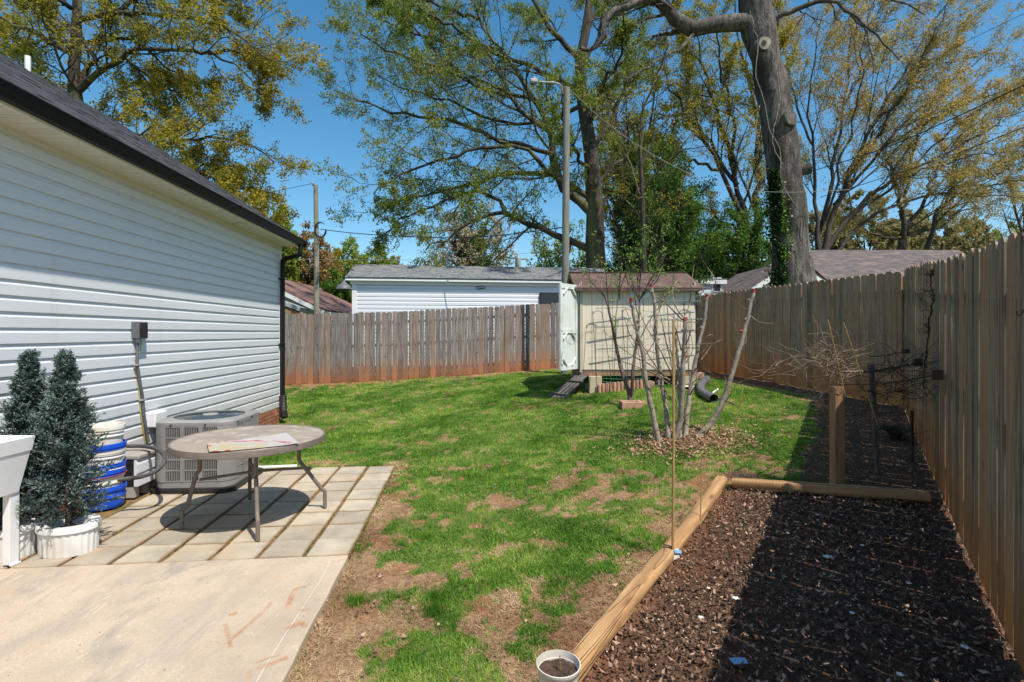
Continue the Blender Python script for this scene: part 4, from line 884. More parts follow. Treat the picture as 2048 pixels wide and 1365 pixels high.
# vine tangle
def tangle(name, label, cx, cy, cz, n, spread, mat, ln=(.15,.5), rad=.0028, up=0.):
    mb = MB()
    L0 = []
    for k in range(n):
        p = np.array([cx, cy, cz])+rng.normal(0, 1, 3)*np.array(spread)*.45; d = rng.normal(0, 1, 3); d[2] = d[2]*.6+up; d = d/np.linalg.norm(d); q = [p]; l = rng.uniform(*ln)/6
        for j in range(6): d = d+rng.normal(0, .35, 3); d = d/np.linalg.norm(d); q.append(q[-1]+d*l)
        L0.append(np.array(q))
    P_ = np.array(L0); Rr = np.linspace(1, .4, 7)[None]*rng.uniform(.6, 1.4, (n, 1))*rad; v, f = tubes(P_, Rr, 4)
    return sm(link(name, mesh_np(name, v, f), mat), label, 'vine')
VINE = M('dry vine', (.34,.24,.15), (.16,.10,.07), 14, .8)
tangle('dry_vine', 'tangle of dry pale vine on top of the squat post', tp.x-.05, tp.y, 1.36, 150, (.12,.10,.22), VINE, (.12,.36))
tangle('dry_vine', 'long vine shoots reaching left from the squat post toward the lawn', tp.x-.42, tp.y+.05, 1.36, 26, (.24,.12,.20), VINE, (.2,.5), .0018)
c = (BR[0]+BR[1])/2; tangle('dry_vine', 'dark vine tangle by the fence bracket blocks', c.x-.25, c.y, c.z-.12, 110, (.30,.20,.22), MT['bark_twig'], (.3,.8), .0022)
tangle('dry_vine', 'brittle dead stems standing behind the squat post', tp.x+.33, tp.y+.35, .62, 90, (.30,.30,.30), MT['bark_fruit'], (.25,.7), .0022, .6)
for k, (a, b, lb) in enumerate((((1656,640),(1690,790),'left thin straw cane stuck in the post vine'), ((1687,645),(1755,850),'right thin straw cane stuck in the post vine'))):
    A_ = P3(*a, 4.2); B_ = P3(*b, 4.2); sm(MB().tube([A_, B_], .004, 5).link('cane', MT['bamboo']), lb, 'cane')
# green plant near fence
c = Vector(G(1790, 880)); n = 260; a = rng.uniform(0, 2*PI, n); q = np.zeros((n, 5, 3)); 
for j in range(5): t = j/4; rr = .20*t*rng.uniform(.6, 1.2, n)*0+.18*t; q[:, j] = np.stack([c.x+np.cos(a)*rr*(.5+rng.random(n)*.5), c.y+np.sin(a)*rr, h(c.x, c.y)+.28*t-.16*t*t+0*a], -1)+(rng.normal(0, .02, (n, 1, 3))[:, 0] if j == 0 else rng.normal(0, .01, (n, 3)))
v, f = tubes(q, np.tile(np.array([.004,.005,.004,.003,.001]), (n, 1)), 3); sm(link('lily_clump', mesh_np('lily_clump', v, f), M('dark leaf', (.04,.075,.02), (.02,.04,.012), 9, .6)), 'dark green strappy clump in shade at the fence corner', 'plant')
# stakes
STK = [((1347,640),(1345,1118),.009,'thick bamboo stake with paper tag, tallest in the bed edge'), ((1411,850),(1408,1010),.003,'very thin straw stake in the middle of the bed edge'),
       ((1403,905),(1400,1052),.004,'short straw stake just left of the middle one'), ((1485,778),(1456,950),.004,'leaning thin stake by the back bed corner')]
for (a, b, r_, lb) in STK:
    g_ = G(*b); t_ = P3(a[0], a[1], g_[1]); sm(MB().tube(resample([(g_[0], g_[1], h(g_[0], g_[1])-.03), ((g_[0]+t_[0])/2+.004, g_[1], (h(g_[0],g_[1])+t_[2])/2), t_], 9), r_, 7).link('garden_stake', MT['bamboo']), lb, 'stake', 'garden stakes at the bed')
g_ = G(1352, 1122); zz = h(g_[0], g_[1])
sg = thing('plant_tag', 'torn blue and white paper seed packet at the foot of the bamboo stake', 'plant tag', (g_[0], g_[1], zz))
MB().obox((g_[0], g_[1], zz+.045), (.022,.008,.004), (-.002,.004,.03), (.0004,-.0012,0)).link('packet', MT['bucket'], sg); MB().obox((g_[0]+.012, g_[1]-.002, zz+.062), (.026,.010,-.006), (-.002,.004,.009), (.0004,-.0012,0)).link('blue_corner', MT['bluebit'], sg)
# pieces of litter in the bed
rl = random.Random(3)
LIT = [(1478,1328,.035,'large pale blue plastic scrap lying in the bed shadow','bluebit'),(1657,1118,.035,'white torn paper star lying mid-bed','conc'),(1471,1201,.022,'blue-white scrap at the shadow edge','conc'),(1417,1181,.012,'round white shell in the sunny bed','conc'),
       (1402,1240,.018,'cream shell fragment in the sunny bed','bucket'),(1635,1033,.014,'pale scrap near the cross timber','conc'),(1576,1070,.012,'small pale scrap left of mid-bed','conc'),(1704,1231,.014,'white scrap under the fence shadow','conc'),(1817,1171,.014,'white pebble close to the fence','conc'),(1725,1095,.016,'crumpled pale film in the back bed','conc'),(1800,1355,.016,'white bit at bottom right bed','conc'),(1930,1300,.02,'pale film near bottom right fence','conc')]
for px, py, s_, lb, mt in LIT:
    g_ = G(px, py); zz = h(g_[0], g_[1])+.012; k = 5 if s_ < .03 else 7; pp = []
    if mt == 'bluebit': pp = [(g_[0]-s_, g_[1]-s_*.7), (g_[0]+s_, g_[1]-s_*.5), (g_[0]+s_*1.1, g_[1]+s_*.6), (g_[0]-s_*.2, g_[1]+s_*.7), (g_[0]-s_*1.1, g_[1]+s_*.5)]
    else:
        for i in range(2*k): a = PI*i/k; rr = s_*(1 if i % 2 else rl.uniform(.35,.75)); pp.append((g_[0]+rr*math.cos(a), g_[1]+rr*math.sin(a)))
    sm(MB().prism(pp, zz, zz+.003).link('litter_scrap', MT[mt]), lb, 'scrap', 'litter scraps in the bed')
# white pot at the bottom
pc_ = P3(1117, 1327, 2.17); pz = pc_[2]
pt = thing('plant_pot', 'cream plastic pot with soil and a dry twig at the bottom edge', 'plant pot', (pc_[0], pc_[1], h(pc_[0], pc_[1])))
z0 = h(pc_[0], pc_[1])-.01; r_ = .094
mb = MB(); mb.lathe([(r_*.76, z0), (r_*.9, pz-.03), (r_*.93, pz-.028), (r_, pz-.006), (r_, pz), (r_*.955, pz+.001), (r_*.93, pz-.02), (r_*.86, pz-.08)], pc_[0], pc_[1], 40); mb.disc(pc_[0], pc_[1], z0, r_*.76, 40); mb.link('shell', MT['pot'], pt, smooth=40)
sv = [(pc_[0], pc_[1], pz-.03)]; sf = []; nr_, na = 7, 30
for i in range(1, nr_+1):
    for j in range(na): a = 2*PI*j/na; rr = r_*.92*i/nr_; sv.append((pc_[0]+rr*math.cos(a), pc_[1]+rr*math.sin(a), pz-.034+random.uniform(-.006,.006)))
for j in range(na): sf.append((0, 1+j, 1+(j+1)%na))
for i in range(nr_-1):
    for j in range(na): a = 1+i*na; sf.append((a+j, a+na+j, a+na+(j+1)%na, a+(j+1)%na))
MB().add(sv, sf).link('soil', MT['potsoil'], pt)
MB().tube([(pc_[0]+.01, pc_[1], pz-.035), (pc_[0]+.006, pc_[1]+.005, pz+.03)], .0025, 6).link('twig', MT['post'], pt)

# ------------------------------------------------------------------ patio table
TC = (-2.24, 4.40); TZ = .71; TR = .60
tb = thing('patio_table', 'round taupe metal patio table with bent legs on the pavers', 'table', (TC[0], TC[1], 0))
mb = MB(); mb.lathe([(TR-.018, TZ-.004), (TR-.010, TZ), (TR-.002, TZ), (TR, TZ-.006), (TR, TZ-.048), (TR-.006, TZ-.052), (TR-.016, TZ-.050), (TR-.018, TZ-.012)], TC[0], TC[1], 96); mb.link('rim', MT['table_metal'], tb, smooth=35)
mb = MB(); mb.lathe([(.0, TZ-.003), (TR-.018, TZ-.004), (TR-.018, TZ-.012), (0, TZ-.012)], TC[0], TC[1], 96); mb.link('table_top', MT['table_top'], tb)
FT = [(-2.70, 4.19), (-1.71, 4.68), (-1.96, 3.948), (-2.52, 4.92)]
for x_, y_ in FT:
    d = Vector((x_-TC[0], y_-TC[1], 0)); L_ = d.length; d.normalize(); c = Vector((TC[0], TC[1], 0))
    pts = [c+d*(.38)+Vector((0,0,TZ-.05)), c+d*.38+Vector((0,0,.50)), c+d*.385+Vector((0,0,.46)), c+d*.41+Vector((0,0,.42)), c+d*(L_-.04)+Vector((0,0,.20)), c+d*(L_-.005)+Vector((0,0,.16)), c+d*L_+Vector((0,0,.12)), c+d*L_+Vector((0,0,.002))]
    MB().tube(resample(pts, 28), .0165, 12).link('leg', MT['table_metal'], tb, smooth=60)
for i_, j_ in ((0, 1), (2, 3)):
    a = Vector((*FT[i_], 0)); b = Vector((*FT[j_], 0)); c = (a+b)/2; a = a.lerp(c, .22); b = b.lerp(c, .22)
    MB().tube(resample([a+Vector((0,0,.385)), c+Vector((0,0,.405+.012*i_)), b+Vector((0,0,.385))], 12), .012, 8).link('brace_bar', MT['table_metal'], tb, smooth=60)
# paper mat on the table
def mat_mat():
    m, nt, b, N, L = newmat('printed flower placemat'); b.inputs['Roughness'].default_value = .6
    v = coords(N, L, 'Object'); n = noise(N, L, v, 9, 3, .5, 1.0); n2 = noise(N, L, coords(N, L, 'Object', (1, 1, 1)), 14, 2, .5, .6)
    sp = N('ShaderNodeSeparateXYZ'); t = N('ShaderNodeTexCoord'); L(t.outputs['Object'], sp.inputs[0])
    col = mix(N, L, maprange(N, L, sp.outputs['Y'], -.10, .10), (.42,.36,.22), (.44,.40,.37))
    col = mix(N, L, maprange(N, L, n, .55, .62), col, (.40,.43,.46))
    arc = math_(N, L, 'ABSOLUTE', math_(N, L, 'SUBTRACT', sp.outputs['Y'], math_(N, L, 'SUBTRACT', .085, math_(N, L, 'MULTIPLY', math_(N, L, 'POWER', math_(N, L, 'ABSOLUTE', sp.outputs['X']), 2.), 1.0))))
    col = mix(N, L, math_(N, L, 'MULTIPLY', maprange(N, L, arc, .012, .03, 1, 0), maprange(N, L, n2, .40, .55)), col, (.42,.06,.09))
    vo = N('ShaderNodeTexVoronoi'); vo.inputs['Scale'].default_value = 8; L(v, vo.inputs['Vector'])
    lo = maprange(N, L, sp.outputs['Y'], -.11, -.02, 1, 0)
    col = mix(N, L, math_(N, L, 'MULTIPLY', maprange(N, L, vo.outputs['Distance'], .18, .24, 1, 0), lo), col, (.45,.07,.06)); L(col, b.inputs['Base Color']); return m
a_, b1, c1, d1 = [np.array(((px-CX)/F*(F*.885/(py-HY)), F*.885/(py-HY))) for px, py in ((418,906),(598,888.5),(572,868.5),(414,889))]
gx, gy = 18, 8; v = []; f = []
oc = (a_+b1+c1+d1)/4
for j in range(gy+1):
    for i in range(gx+1):
        s_, t_ = i/gx, j/gy; p = (a_*(1-s_)+b1*s_)*(1-t_)+(d1*(1-s_)+c1*s_)*t_-oc; crl = .010*(abs(s_-.5)*2)**4+.006*math.sin(s_*9+t_*3)**2*t_
        v.append((p[0], p[1], .004+crl))
for j in range(gy):
    for i in range(gx): k = j*(gx+1)+i; f.append((k, k+1, k+gx+2, k+gx+1))
o = MB().add(v, f).link('placemat', mat_mat(), loc=(oc[0], oc[1], TZ)); s_ = o.modifiers.new('t', 'SOLIDIFY'); s_.thickness = .002; s_.offset = 1
sm(o, 'faded floral paper placemat curling on the round patio table', 'placemat')

# ------------------------------------------------------------------ air conditioner
AC = (-3.25, 5.52); aw = .385; ac = thing('air_conditioner', 'grey outdoor condenser unit with round fan grille by the house wall', 'air conditioner', (AC[0], AC[1], 0))
def rrect(hx, hy, r, n=8):
    p = []
    for cx_, cy_, a0 in ((hx-r, hy-r, 0), (-hx+r, hy-r, PI/2), (-hx+r, -hy+r, PI), (hx-r, -hy+r, 1.5*PI)):
        for i in range(n+1): a = a0+PI/2*i/n; p.append((cx_+r*math.cos(a), cy_+r*math.sin(a)))
    return p
ra = -.07
def rot(p): c, s = math.cos(ra*-1), math.sin(ra*-1); return (AC[0]+p[0]*c-p[1]*s, AC[1]+p[0]*s+p[1]*c)
bev(MB().prism([rot(p) for p in rrect(aw+.03, aw+.03, .10)], -.01, .045).link('base_pad', MT['black_plastic'], ac), .006)
bev(MB().prism([rot(p) for p in rrect(aw, aw, .13)], .045, .11).link('base_pan', MT['ac'], ac), .005)
MB().prism([rot(p) for p in rrect(aw-.03, aw-.03, .11)], .11, .68).link('coil', MT['ac_dark'], ac)
bev(MB().prism([rot(p) for p in rrect(aw+.004, aw+.004, .13)], .665, .70).link('top_band', MT['ac'], ac), .006)
# top plate with fan opening
_pr = np.array(rrect(aw+.004, aw+.004, .13, 15)); _pr = np.vstack([_pr, _pr[:1]]); _l = np.r_[0, np.cumsum(np.linalg.norm(np.diff(_pr, axis=0), axis=1))]
outer = [rot((np.interp(t_, _l, _pr[:, 0]), np.interp(t_, _l, _pr[:, 1]))) for t_ in np.linspace(0, _l[-1], 97)[:-1]]; no = len(outer); inner = []
for x_, y_ in outer: a = math.atan2(y_-AC[1], x_-AC[0]); inner.append((AC[0]+.335*math.cos(a), AC[1]+.335*math.sin(a)))
v = [(x_,y_,.700) for x_,y_ in outer]+[(x_,y_,.722) for x_,y_ in [(AC[0]+(p[0]-AC[0])*.93, AC[1]+(p[1]-AC[1])*.93) for p in outer]]+[(x_,y_,.722) for x_,y_ in inner]+[(x_,y_,.66) for x_,y_ in inner]
f = [(k*no+i, k*no+(i+1)%no, (k+1)*no+(i+1)%no, (k+1)*no+i) for k in range(3) for i in range(no)]
MB().add(v, f).link('top_plate', MT['ac'], ac, smooth=30)
mb = MB()
for k in range(22): r_ = .05+k*.0134; mb.tube([(AC[0]+r_*math.cos(a), AC[1]+r_*math.sin(a), .728-.012*(r_/.28)**2) for a in np.linspace(0, 2*PI, 33)], .0022, 3)
for k in range(10): a = 2*PI*k/10; mb.tube([(AC[0]+.05*math.cos(a), AC[1]+.05*math.sin(a), .725), (AC[0]+.34*math.cos(a), AC[1]+.34*math.sin(a), .714)], .003, 4)
mb.link('fan_guard', MT['fan'], ac)
MB().lathe([(0,.737),(.07,.735),(.078,.728),(.075,.722)], AC[0], AC[1], 24).link('hub_cap', MT['ac'], ac, smooth=60)
mb = MB(); mb.disc(AC[0], AC[1], .68, .335, 32); mb.link('fan_well', MT['ac_dark'], ac)
for k in range(3):
    a = 2*PI*k/3; MB().obox((AC[0]+.14*math.cos(a), AC[1]+.14*math.sin(a), .67), (.11*math.cos(a), .11*math.sin(a), 0), (-.05*math.sin(a), .05*math.cos(a), .02), (0,0,.002)).link('fan_blade', MT['ac_dark'], ac)
# louvred panels round the body
per = rrect(aw, aw, .13, 10); per = np.array([per[i] for i in range(len(per))]+[per[0]]); sl_ = np.r_[0, np.cumsum(np.linalg.norm(np.diff(per, axis=0), axis=1))]
def at(s): s = s % sl_[-1]; p = np.array([np.interp(s, sl_, per[:, 0]), np.interp(s, sl_, per[:, 1])]); q = np.array([np.interp((s+.004) % sl_[-1], sl_, per[:, 0]), np.interp((s+.004) % sl_[-1], sl_, per[:, 1])]); d = nrm(q-p); return p, d
def vbar(mb, s, w, z0, z1, off=0):
    p, d = at(s); n = np.array([d[1], -d[0]]); P_ = p+n*off; q = rot(P_); dd = rot(P_+d)-np.array(q) if False else np.array(rot(P_+d))-np.array(q); nn2 = np.array([dd[1], -dd[0]])
    mb.obox((q[0], q[1], (z0+z1)/2), (dd[0]*w/2, dd[1]*w/2, 0), (nn2[0]*.004, nn2[1]*.004, 0), (0, 0, (z1-z0)/2))
tot = sl_[-1]; npan = 16; pwid = tot/npan
for k in range(npan):
    s0 = k*pwid; mb = MB(); solid = k in (15, 4, 8, 12)
    for e in (0,): 
        for j in range(3): vbar(mb, s0+.006+j*.012, .0135, .108, .668, .001)
    if solid:
        j = 0
        while .04+j*.012 < pwid: vbar(mb, s0+.040+j*.012, .0135, .108, .668, 0); j += 1
    else:
        nb = int((pwid-.036)/.0165)
        for j in range(nb): vbar(mb, s0+.036+.008+j*.0165, .0058, .11, .668, -.002)
        nr_ = 5
        for z_ in np.linspace(.115, .66, nr_+1):
            for j in range(int((pwid-.036)/.012)+1): vbar(mb, s0+.036+.006+j*.012, .0135, z_-.006, z_+.006, -.0005)
    mb.link('louver_panel', MT['ac'], ac)
for s_ in np.arange(.05, tot, .33):
    p, d = at(s_); n = np.array([d[1], -d[0]]); q = rot(p+n*.008); MB().obox((q[0], q[1], .682), (.006,0,0), (0,.006,0), (0,0,.006)).link('screw', MT['black'], ac)
# blue lid seen by the condenser, saucer behind, white strip
p = P3(476, 862, 4.95)
bl = MB(); bl.lathe([(.0,.70),(.05,.698),(.06,.685),(.062,.67)], -2.86, 5.40, 20); o = bl.link('blue_lid', MT['bluebit'], smooth=50); o.location.z = -.14; sm(o, 'small blue plastic lid caught between the condenser and table edge', 'lid')
sc_ = (-3.98, 8.05); zz = h(*sc_)+.05; mb = MB(); mb.lathe([(0,zz+.02),(.15,zz+.02),(.17,zz+.10),(.185,zz+.10),(.185,zz+.075),(.16,zz),(0,zz-.002)], sc_[0], sc_[1], 28); sm(mb.link('clay_saucer', MT['terracotta'], smooth=40), 'shallow clay bowl on the ground by the brick foundation', 'bowl')
a_, b_ = Vector((-3.05, 6.02, 0)), Vector((-2.56, 6.10, 0)); sm(MB().tube([a_+Vector((0,0,.02)), b_+Vector((0,0,.02))], .017, 10).link('pvc_pipe', MT['conc'], smooth=60), 'thin white pipe lying along the far edge of the pavers', 'pipe')

# ------------------------------------------------------------------ siding-clad box with lid and hose
bx = thing('clad_box', 'low box clad in white siding with grey lid along the wall', 'box', tuple(wp(3.9, .17, 0)))
YB0, YB1 = 4.93, 5.34
for k in range(2):
    MB().extr([tuple(ow*(p+.365)+Vector((0,0,z))) for p, z in prof], wp(YB0,0,.115+k*.127), wp(YB1,0,.115+k*.127)).link('siding_plank', MT['siding'], bx)
MB().obox(wp((YB0+YB1)/2,.18,.24), uw*((YB1-YB0)/2-.01), ow*.182, (0,0,.125)).link('core', MT['black_plastic'], bx)
bev(MB().obox(wp((YB0+YB1)/2,.195,.395), uw*((YB1-YB0)/2), ow*.195, (0,0,.024)).link('lid', MT['lid'], bx), .016, 3)
for y_ in (4.98, 5.14, 5.3): MB().obox(wp(y_,.30,.057), uw*.035, ow*.04, (0,0,.055)).link('foot', MT['grey_wall'], bx)
hz = P3(262, 905, 4.0)
pts = [P3(250,893,5.15),P3(285,893,5.15),P3(312,898,5.0),P3(328,910,4.8),P3(328,925,4.65),P3(312,942,4.55),P3(285,953,4.5),P3(262,957,4.5),P3(235,960,4.45)]
sm(MB().tube(resample(pts, 50), .019, 12).link('black_hose', MT['hose_grey'], smooth=60), 'thick grey-black hose looping over the clad box lid', 'hose')
# green hose end + pale pipe at the wall foot
a_ = wp(2.9,.07,.06); b_ = wp(3.9,.10,.05); sm(MB().tube(resample([a_, wp(3.4,.09,.06), b_], 16), .035, 12).link('drain_pipe', MT['lid'], smooth=60), 'pale drain pipe along the wall foot behind the planters', 'pipe')
mb = MB(); c = (-3.42, 3.92)
for k in range(3): mb.tube([(c[0]+.11*math.cos(a), c[1]+.09*math.sin(a), .012+.02*k) for a in np.linspace(0, 2*PI, 25)], .011, 8)
sm(mb.link('hose_coil', MT['hose'], smooth=60), 'small coil of dark green hose behind the fluted planter', 'hose')

# ------------------------------------------------------------------ bucket stack
BC = (-3.79, 4.74)
def bucket(x_, y_, z, hh, col, lab, r=.15, ribs=2, inv=False):
    t = thing('bucket', lab, 'bucket', (x_, y_, z), 'stacked plastic buckets'); 
    pr = [(r*.88, z), (r*.90, z+.01)]; zt = z+hh; top = hh*.66
    pr += [(r*.955, z+hh*.45)]
    zz = z+hh*.48
    for k in range(ribs): pr += [(r*.96, zz), (r*1.03, zz+.004), (r*1.03, zz+.012), (r*.97, zz+.016)]; zz += hh*.18
    pr += [(r*.98, zt-.045), (r*1.05, zt-.04), (r*1.055, zt-.006), (r*1.04, zt), (r*.99, zt), (r*.96, zt-.05), (r*.93, z+.02), (0, z+.015)]
    MB().lathe(pr, x_, y_, 40).link('shell', MT[col], t, smooth=35); return t
zb0 = .0
bks = [(.00,.20,'blue','bottom blue bucket of the stack on the pavers'),(.10,.26,'bucket','white bucket nested just above the bottom blue one'),(.235,.12,'blue','lower of the two blue buckets in mid stack'),(.295,.11,'blue','upper mid-stack blue bucket with a red cord below it'),
       (.375,.165,'bucket','white bucket with wire handle, second white from top'),(.475,.115,'blue','topmost blue bucket rim below the top white pail'),(.555,.20,'bucket','topmost white bucket with stained open rim')]
for i, (z, hh, c_, lb) in enumerate(bks): t = bucket(BC[0]+random.uniform(-.008,.008), BC[1]+random.uniform(-.006,.006), z, hh, c_, lb, .158 if c_ == 'bucket' else .166, 2 if c_ == 'bucket' else 1)
mb = MB(); pts = [(BC[0]+.178*math.cos(a), BC[1]+.178*math.sin(a), .58-.17*math.sin((a+1.9)*1.0)**2) for a in np.linspace(-1.9, .4, 14)]
sm(MB().tube(resample(pts, 24), .0025, 5).link('bucket_bail', MT['galv']), 'thin wire bucket handle hanging against the bucket stack', 'bucket wire')
sm(MB().tube([(BC[0]+.178*math.cos(a), BC[1]+.178*math.sin(a), .300+.015*a/3) for a in np.linspace(-2.6, .8, 20)], .004, 5).link('red_cord', MT['red_paint']), 'thin red cord wound between the two mid-stack blue buckets', 'cord')

# ------------------------------------------------------------------ planters with artificial cedars
def planter(x_, y_, lab, a, b, hh, rz=0.):
    t = thing('planter', lab, 'planter', (x_, y_, 0), 'oval fluted white planters', rz)
    def L(pr, nm, fl=0, mat='fluted'):
        m = MB(); m.lathe(pr, 0, 0, 272, a, b, fl, 24); o = m.link(nm, MT[mat], t, world=False, smooth=40); return o
    L([(.90, .0), (.93, hh-.045), (.90, hh-.04)], 'fluted_wall', .014)
    L([(.96, hh-.05), (1.0, hh-.045), (1.0, hh-.012), (.97, hh), (.66, hh-.008), (.62, hh-.03), (.60, hh-.07)], 'rim')
    m = MB(); m.disc(0, 0, hh-.06, .62, 40, a, b); m.link('soil', MT['potsoil'], t, world=False)
    return t
CED = leafmat('blue-green artificial needles', (.026,.052,.044), (.085,.135,.115), (.22,.29,.255), .15, .55)
def cedar(x_, y_, z0, hh, rad, lab, lean=(0, 0), nb=210, seed=1):
    rg = np.random.default_rng(seed); t = thing('artificial_cedar', lab, 'artificial tree', (x_, y_, z0), 'artificial cedars in planters')
    ax = lambda u: np.stack([x_+lean[0]*u, y_+lean[1]*u, z0+hh*u], -1)
    MB().tube([tuple(ax(u)) for u in np.linspace(-.03, .95, 8)], [.022*(1-.7*u) for u in np.linspace(0, 1, 8)], 8).link('trunk', MT['bark_twig'], t)
    u = .02+.98*rg.random(nb)**.95; a = rg.uniform(0, 2*PI, nb); env = rad*np.clip(1.0-.95*np.clip((u-.14)/.86, 0, 1)**.85, .05, 1)*np.clip(.75+1.6*u, 0, 1)*rg.uniform(.75, 1.12, nb)
    env = env*(1+.16*np.sin(u*23+a*2)); el = np.where(u < .3, .45+rg.normal(0,.2,nb), .75+.5*u)+rg.normal(0, .1, nb)
    s = np.linspace(0, 1, 6); B = ax(u*.93)[:, None]+np.stack([np.cos(a)[:, None]*env[:, None]*s, np.sin(a)[:, None]*env[:, None]*s, (env*np.tan(el*.6))[:, None]*s*(.6+.6*s)-.06*hh*(s**2)[None]*0], -1)
    parts = [tubes(B, np.tile(np.linspace(.004, .0012, 6), (nb, 1)), 3)]
    # sprays on every branch: side twigs, needles in the plane of the twig
    k = 15; idx = np.repeat(np.arange(nb), k); tt = rg.uniform(.12, 1, nb*k); seg = np.clip((tt*5).astype(int), 0, 4); fr = (tt*5-seg)[:, None]
    p = B[idx, seg]*(1-fr)+B[idx, seg+1]*fr; d = nrm(B[idx, seg+1]-B[idx, seg]); rnd = nrm(rg.normal(0, 1, p.shape)); dd = nrm(d*1.0+rnd*.85+np.array([0,0,.25])); ln = rg.uniform(.03, .085, nb*k)*(1.1-.4*u[idx])
    q = p[:, None]+dd[:, None]*(ln[:, None]*np.linspace(0, 1, 4)[None])[..., None]; parts.append(tubes(q[:, [0, -1]], np.tile(np.array([.0016, .0007]), (nb*k, 1)), 3))
    v, f = join_np(parts); sm(link('branches', mesh_np('branches', v, f), MT['bark_twig'], t), kind='stuff')
    m = 11; ii = np.repeat(np.arange(nb*k), m); w = rg.random(nb*k*m)[:, None]; c = p[ii]+dd[ii]*ln[ii][:, None]*w; nd = nrm(dd[ii]*1.0+nrm(rg.normal(0, 1, c.shape))*.8); L_ = rg.uniform(.010, .024, len(c))[:, None]; sd = nrm(np.cross(nd, rg.normal(0, 1, c.shape)))*.0036
    v = np.stack([c-sd, c+sd, c+nd*L_+sd*.6, c+nd*L_-sd*.6], 1).reshape(-1, 3); me = mesh_np('needles', v, np.arange(len(v)).reshape(-1, 4))
    fattr(me, 'tint', np.clip(rg.random(len(c))*.6+.45*np.repeat(np.repeat(rg.random(nb), k), m)-.1+.25*w[:, 0]*tt[ii], 0, 1)); sm(link('needles', me, CED, t), kind='stuff'); return t
PL1 = (-3.27, 3.78); PL2 = (-3.66, 3.70)
planter(*PL1, 'fluted oval white planter in front of the blue bucket, nearest', .21, .165, .215, -.1)
planter(*PL2, 'fluted oval planter half hidden behind the sink leg', .20, .17, .225, -.05)
cedar(PL1[0]-.01, PL1[1]+.01, .17, 1.34, .30, 'taller front artificial blue-green cedar rising from the nearest planter', (-.06, .03), 260, 4)
cedar(PL2[0]+.0, PL2[1]+.13, .10, 1.42, .30, 'rear artificial cedar close against the siding, behind the front one', (.0, .06), 260, 9)

# ------------------------------------------------------------------ laundry tub
tx0, tx1, ty0, ty1 = -4.10, -3.455, 3.30, 3.78
tub = thing('laundry_tub', 'white plastic laundry sink on splayed legs at the left edge', 'sink', (-3.7, 3.52, 0))
ty0, ty1 = 3.16, 3.62; tx1 = -3.37; tx0 = -3.86
def tap(mb, z0, z1, i0, i1): mb.add([(tx0+i0,ty0+i0,z0),(tx1-i0,ty0+i0,z0),(tx1-i0,ty1-i0,z0),(tx0+i0,ty1-i0,z0),(tx0+i1,ty0+i1,z1),(tx1-i1,ty0+i1,z1),(tx1-i1,ty1-i1,z1),(tx0+i1,ty1-i1,z1)], [(0,1,5,4),(1,2,6,5),(2,3,7,6),(3,0,4,7)])
mb = MB(); tap(mb, .78, .875, .012, 0); tap(mb, .875, .88, 0, .01); tap(mb, .88, .875, .01, .035); tap(mb, .875, .52, .035, .085)
mb.add([(tx0+.085,ty0+.085,.52),(tx1-.085,ty0+.085,.52),(tx1-.085,ty1-.085,.52),(tx0+.085,ty1-.085,.52)], [(0,1,2,3)])
o = mb.link('rim', MT['conc'], tub)
mb = MB(); tap(mb, .50, .775, .06, .018); mb.add([(tx0+.06,ty0+.06,.50),(tx1-.06,ty0+.06,.50),(tx1-.06,ty1-.06,.50),(tx0+.06,ty1-.06,.50)], [(0,3,2,1)]); tap(mb, .775, .782, .018, .010); o = mb.link('basin', MT['conc'], tub)
for sx_, xx in ((1, tx1-.075), (-1, tx0+.075)):
    for yy in (ty0+.075, ty1-.075):
        m = MB(); a = Vector((xx, yy, .52)); b = Vector((xx-.005*sx_, yy, .0)); 
        m.obox((a+b)/2+Vector((.012*sx_*0,0,0)), (b-a)/2, (.004,0,0), (0,.032,0)); m.obox((a+b)/2+Vector((-.022*sx_, -.030,0)), (b-a)/2, (.024,0,0), (0,.004,0)); m.obox(b+Vector((-.01*sx_,0,.004)), (.03,0,0), (0,.034,0), (0,0,.004)); m.link('leg', MT['conc'], tub)

# ------------------------------------------------------------------ multi-stem pruned tree, young fruit tree
c0 = G(1350, 880); Y0 = c0[1]; mt = thing('pruned_tree', 'pruned multi-stem tree with pale grey stems and red painted cuts', 'tree', c0)
STEMS = [([(1318,878),(1306,830),(1292,760),(1285,705),(1273,655),(1262,600)], .034, .020, .05), ([(1337,868),(1331,810),(1322,755),(1313,690),(1311,630),(1303,572)], .030, .018, .25),
 ([(1362,862),(1360,800),(1356,740),(1354,700),(1351,668)], .022, .016, .45), ([(1342,884),(1358,850),(1364,790),(1366,735),(1369,680),(1371,640)], .034, .024, -.10),
 ([(1370,870),(1378,800),(1388,740),(1397,690),(1409,640),(1414,592)], .032, .017, .18), ([(1387,872),(1420,850),(1445,805),(1465,745),(1483,685),(1498,625),(1508,582)], .038, .019, -.05), ([(1359,882),(1361,850),(1363,820)], .026, .018, .1)]
mb = MB(); tw = MB(); rd = MB()
def pw3(px, py, dy): Yq = Y0+dy; return np.array(P3(px, py, Yq))
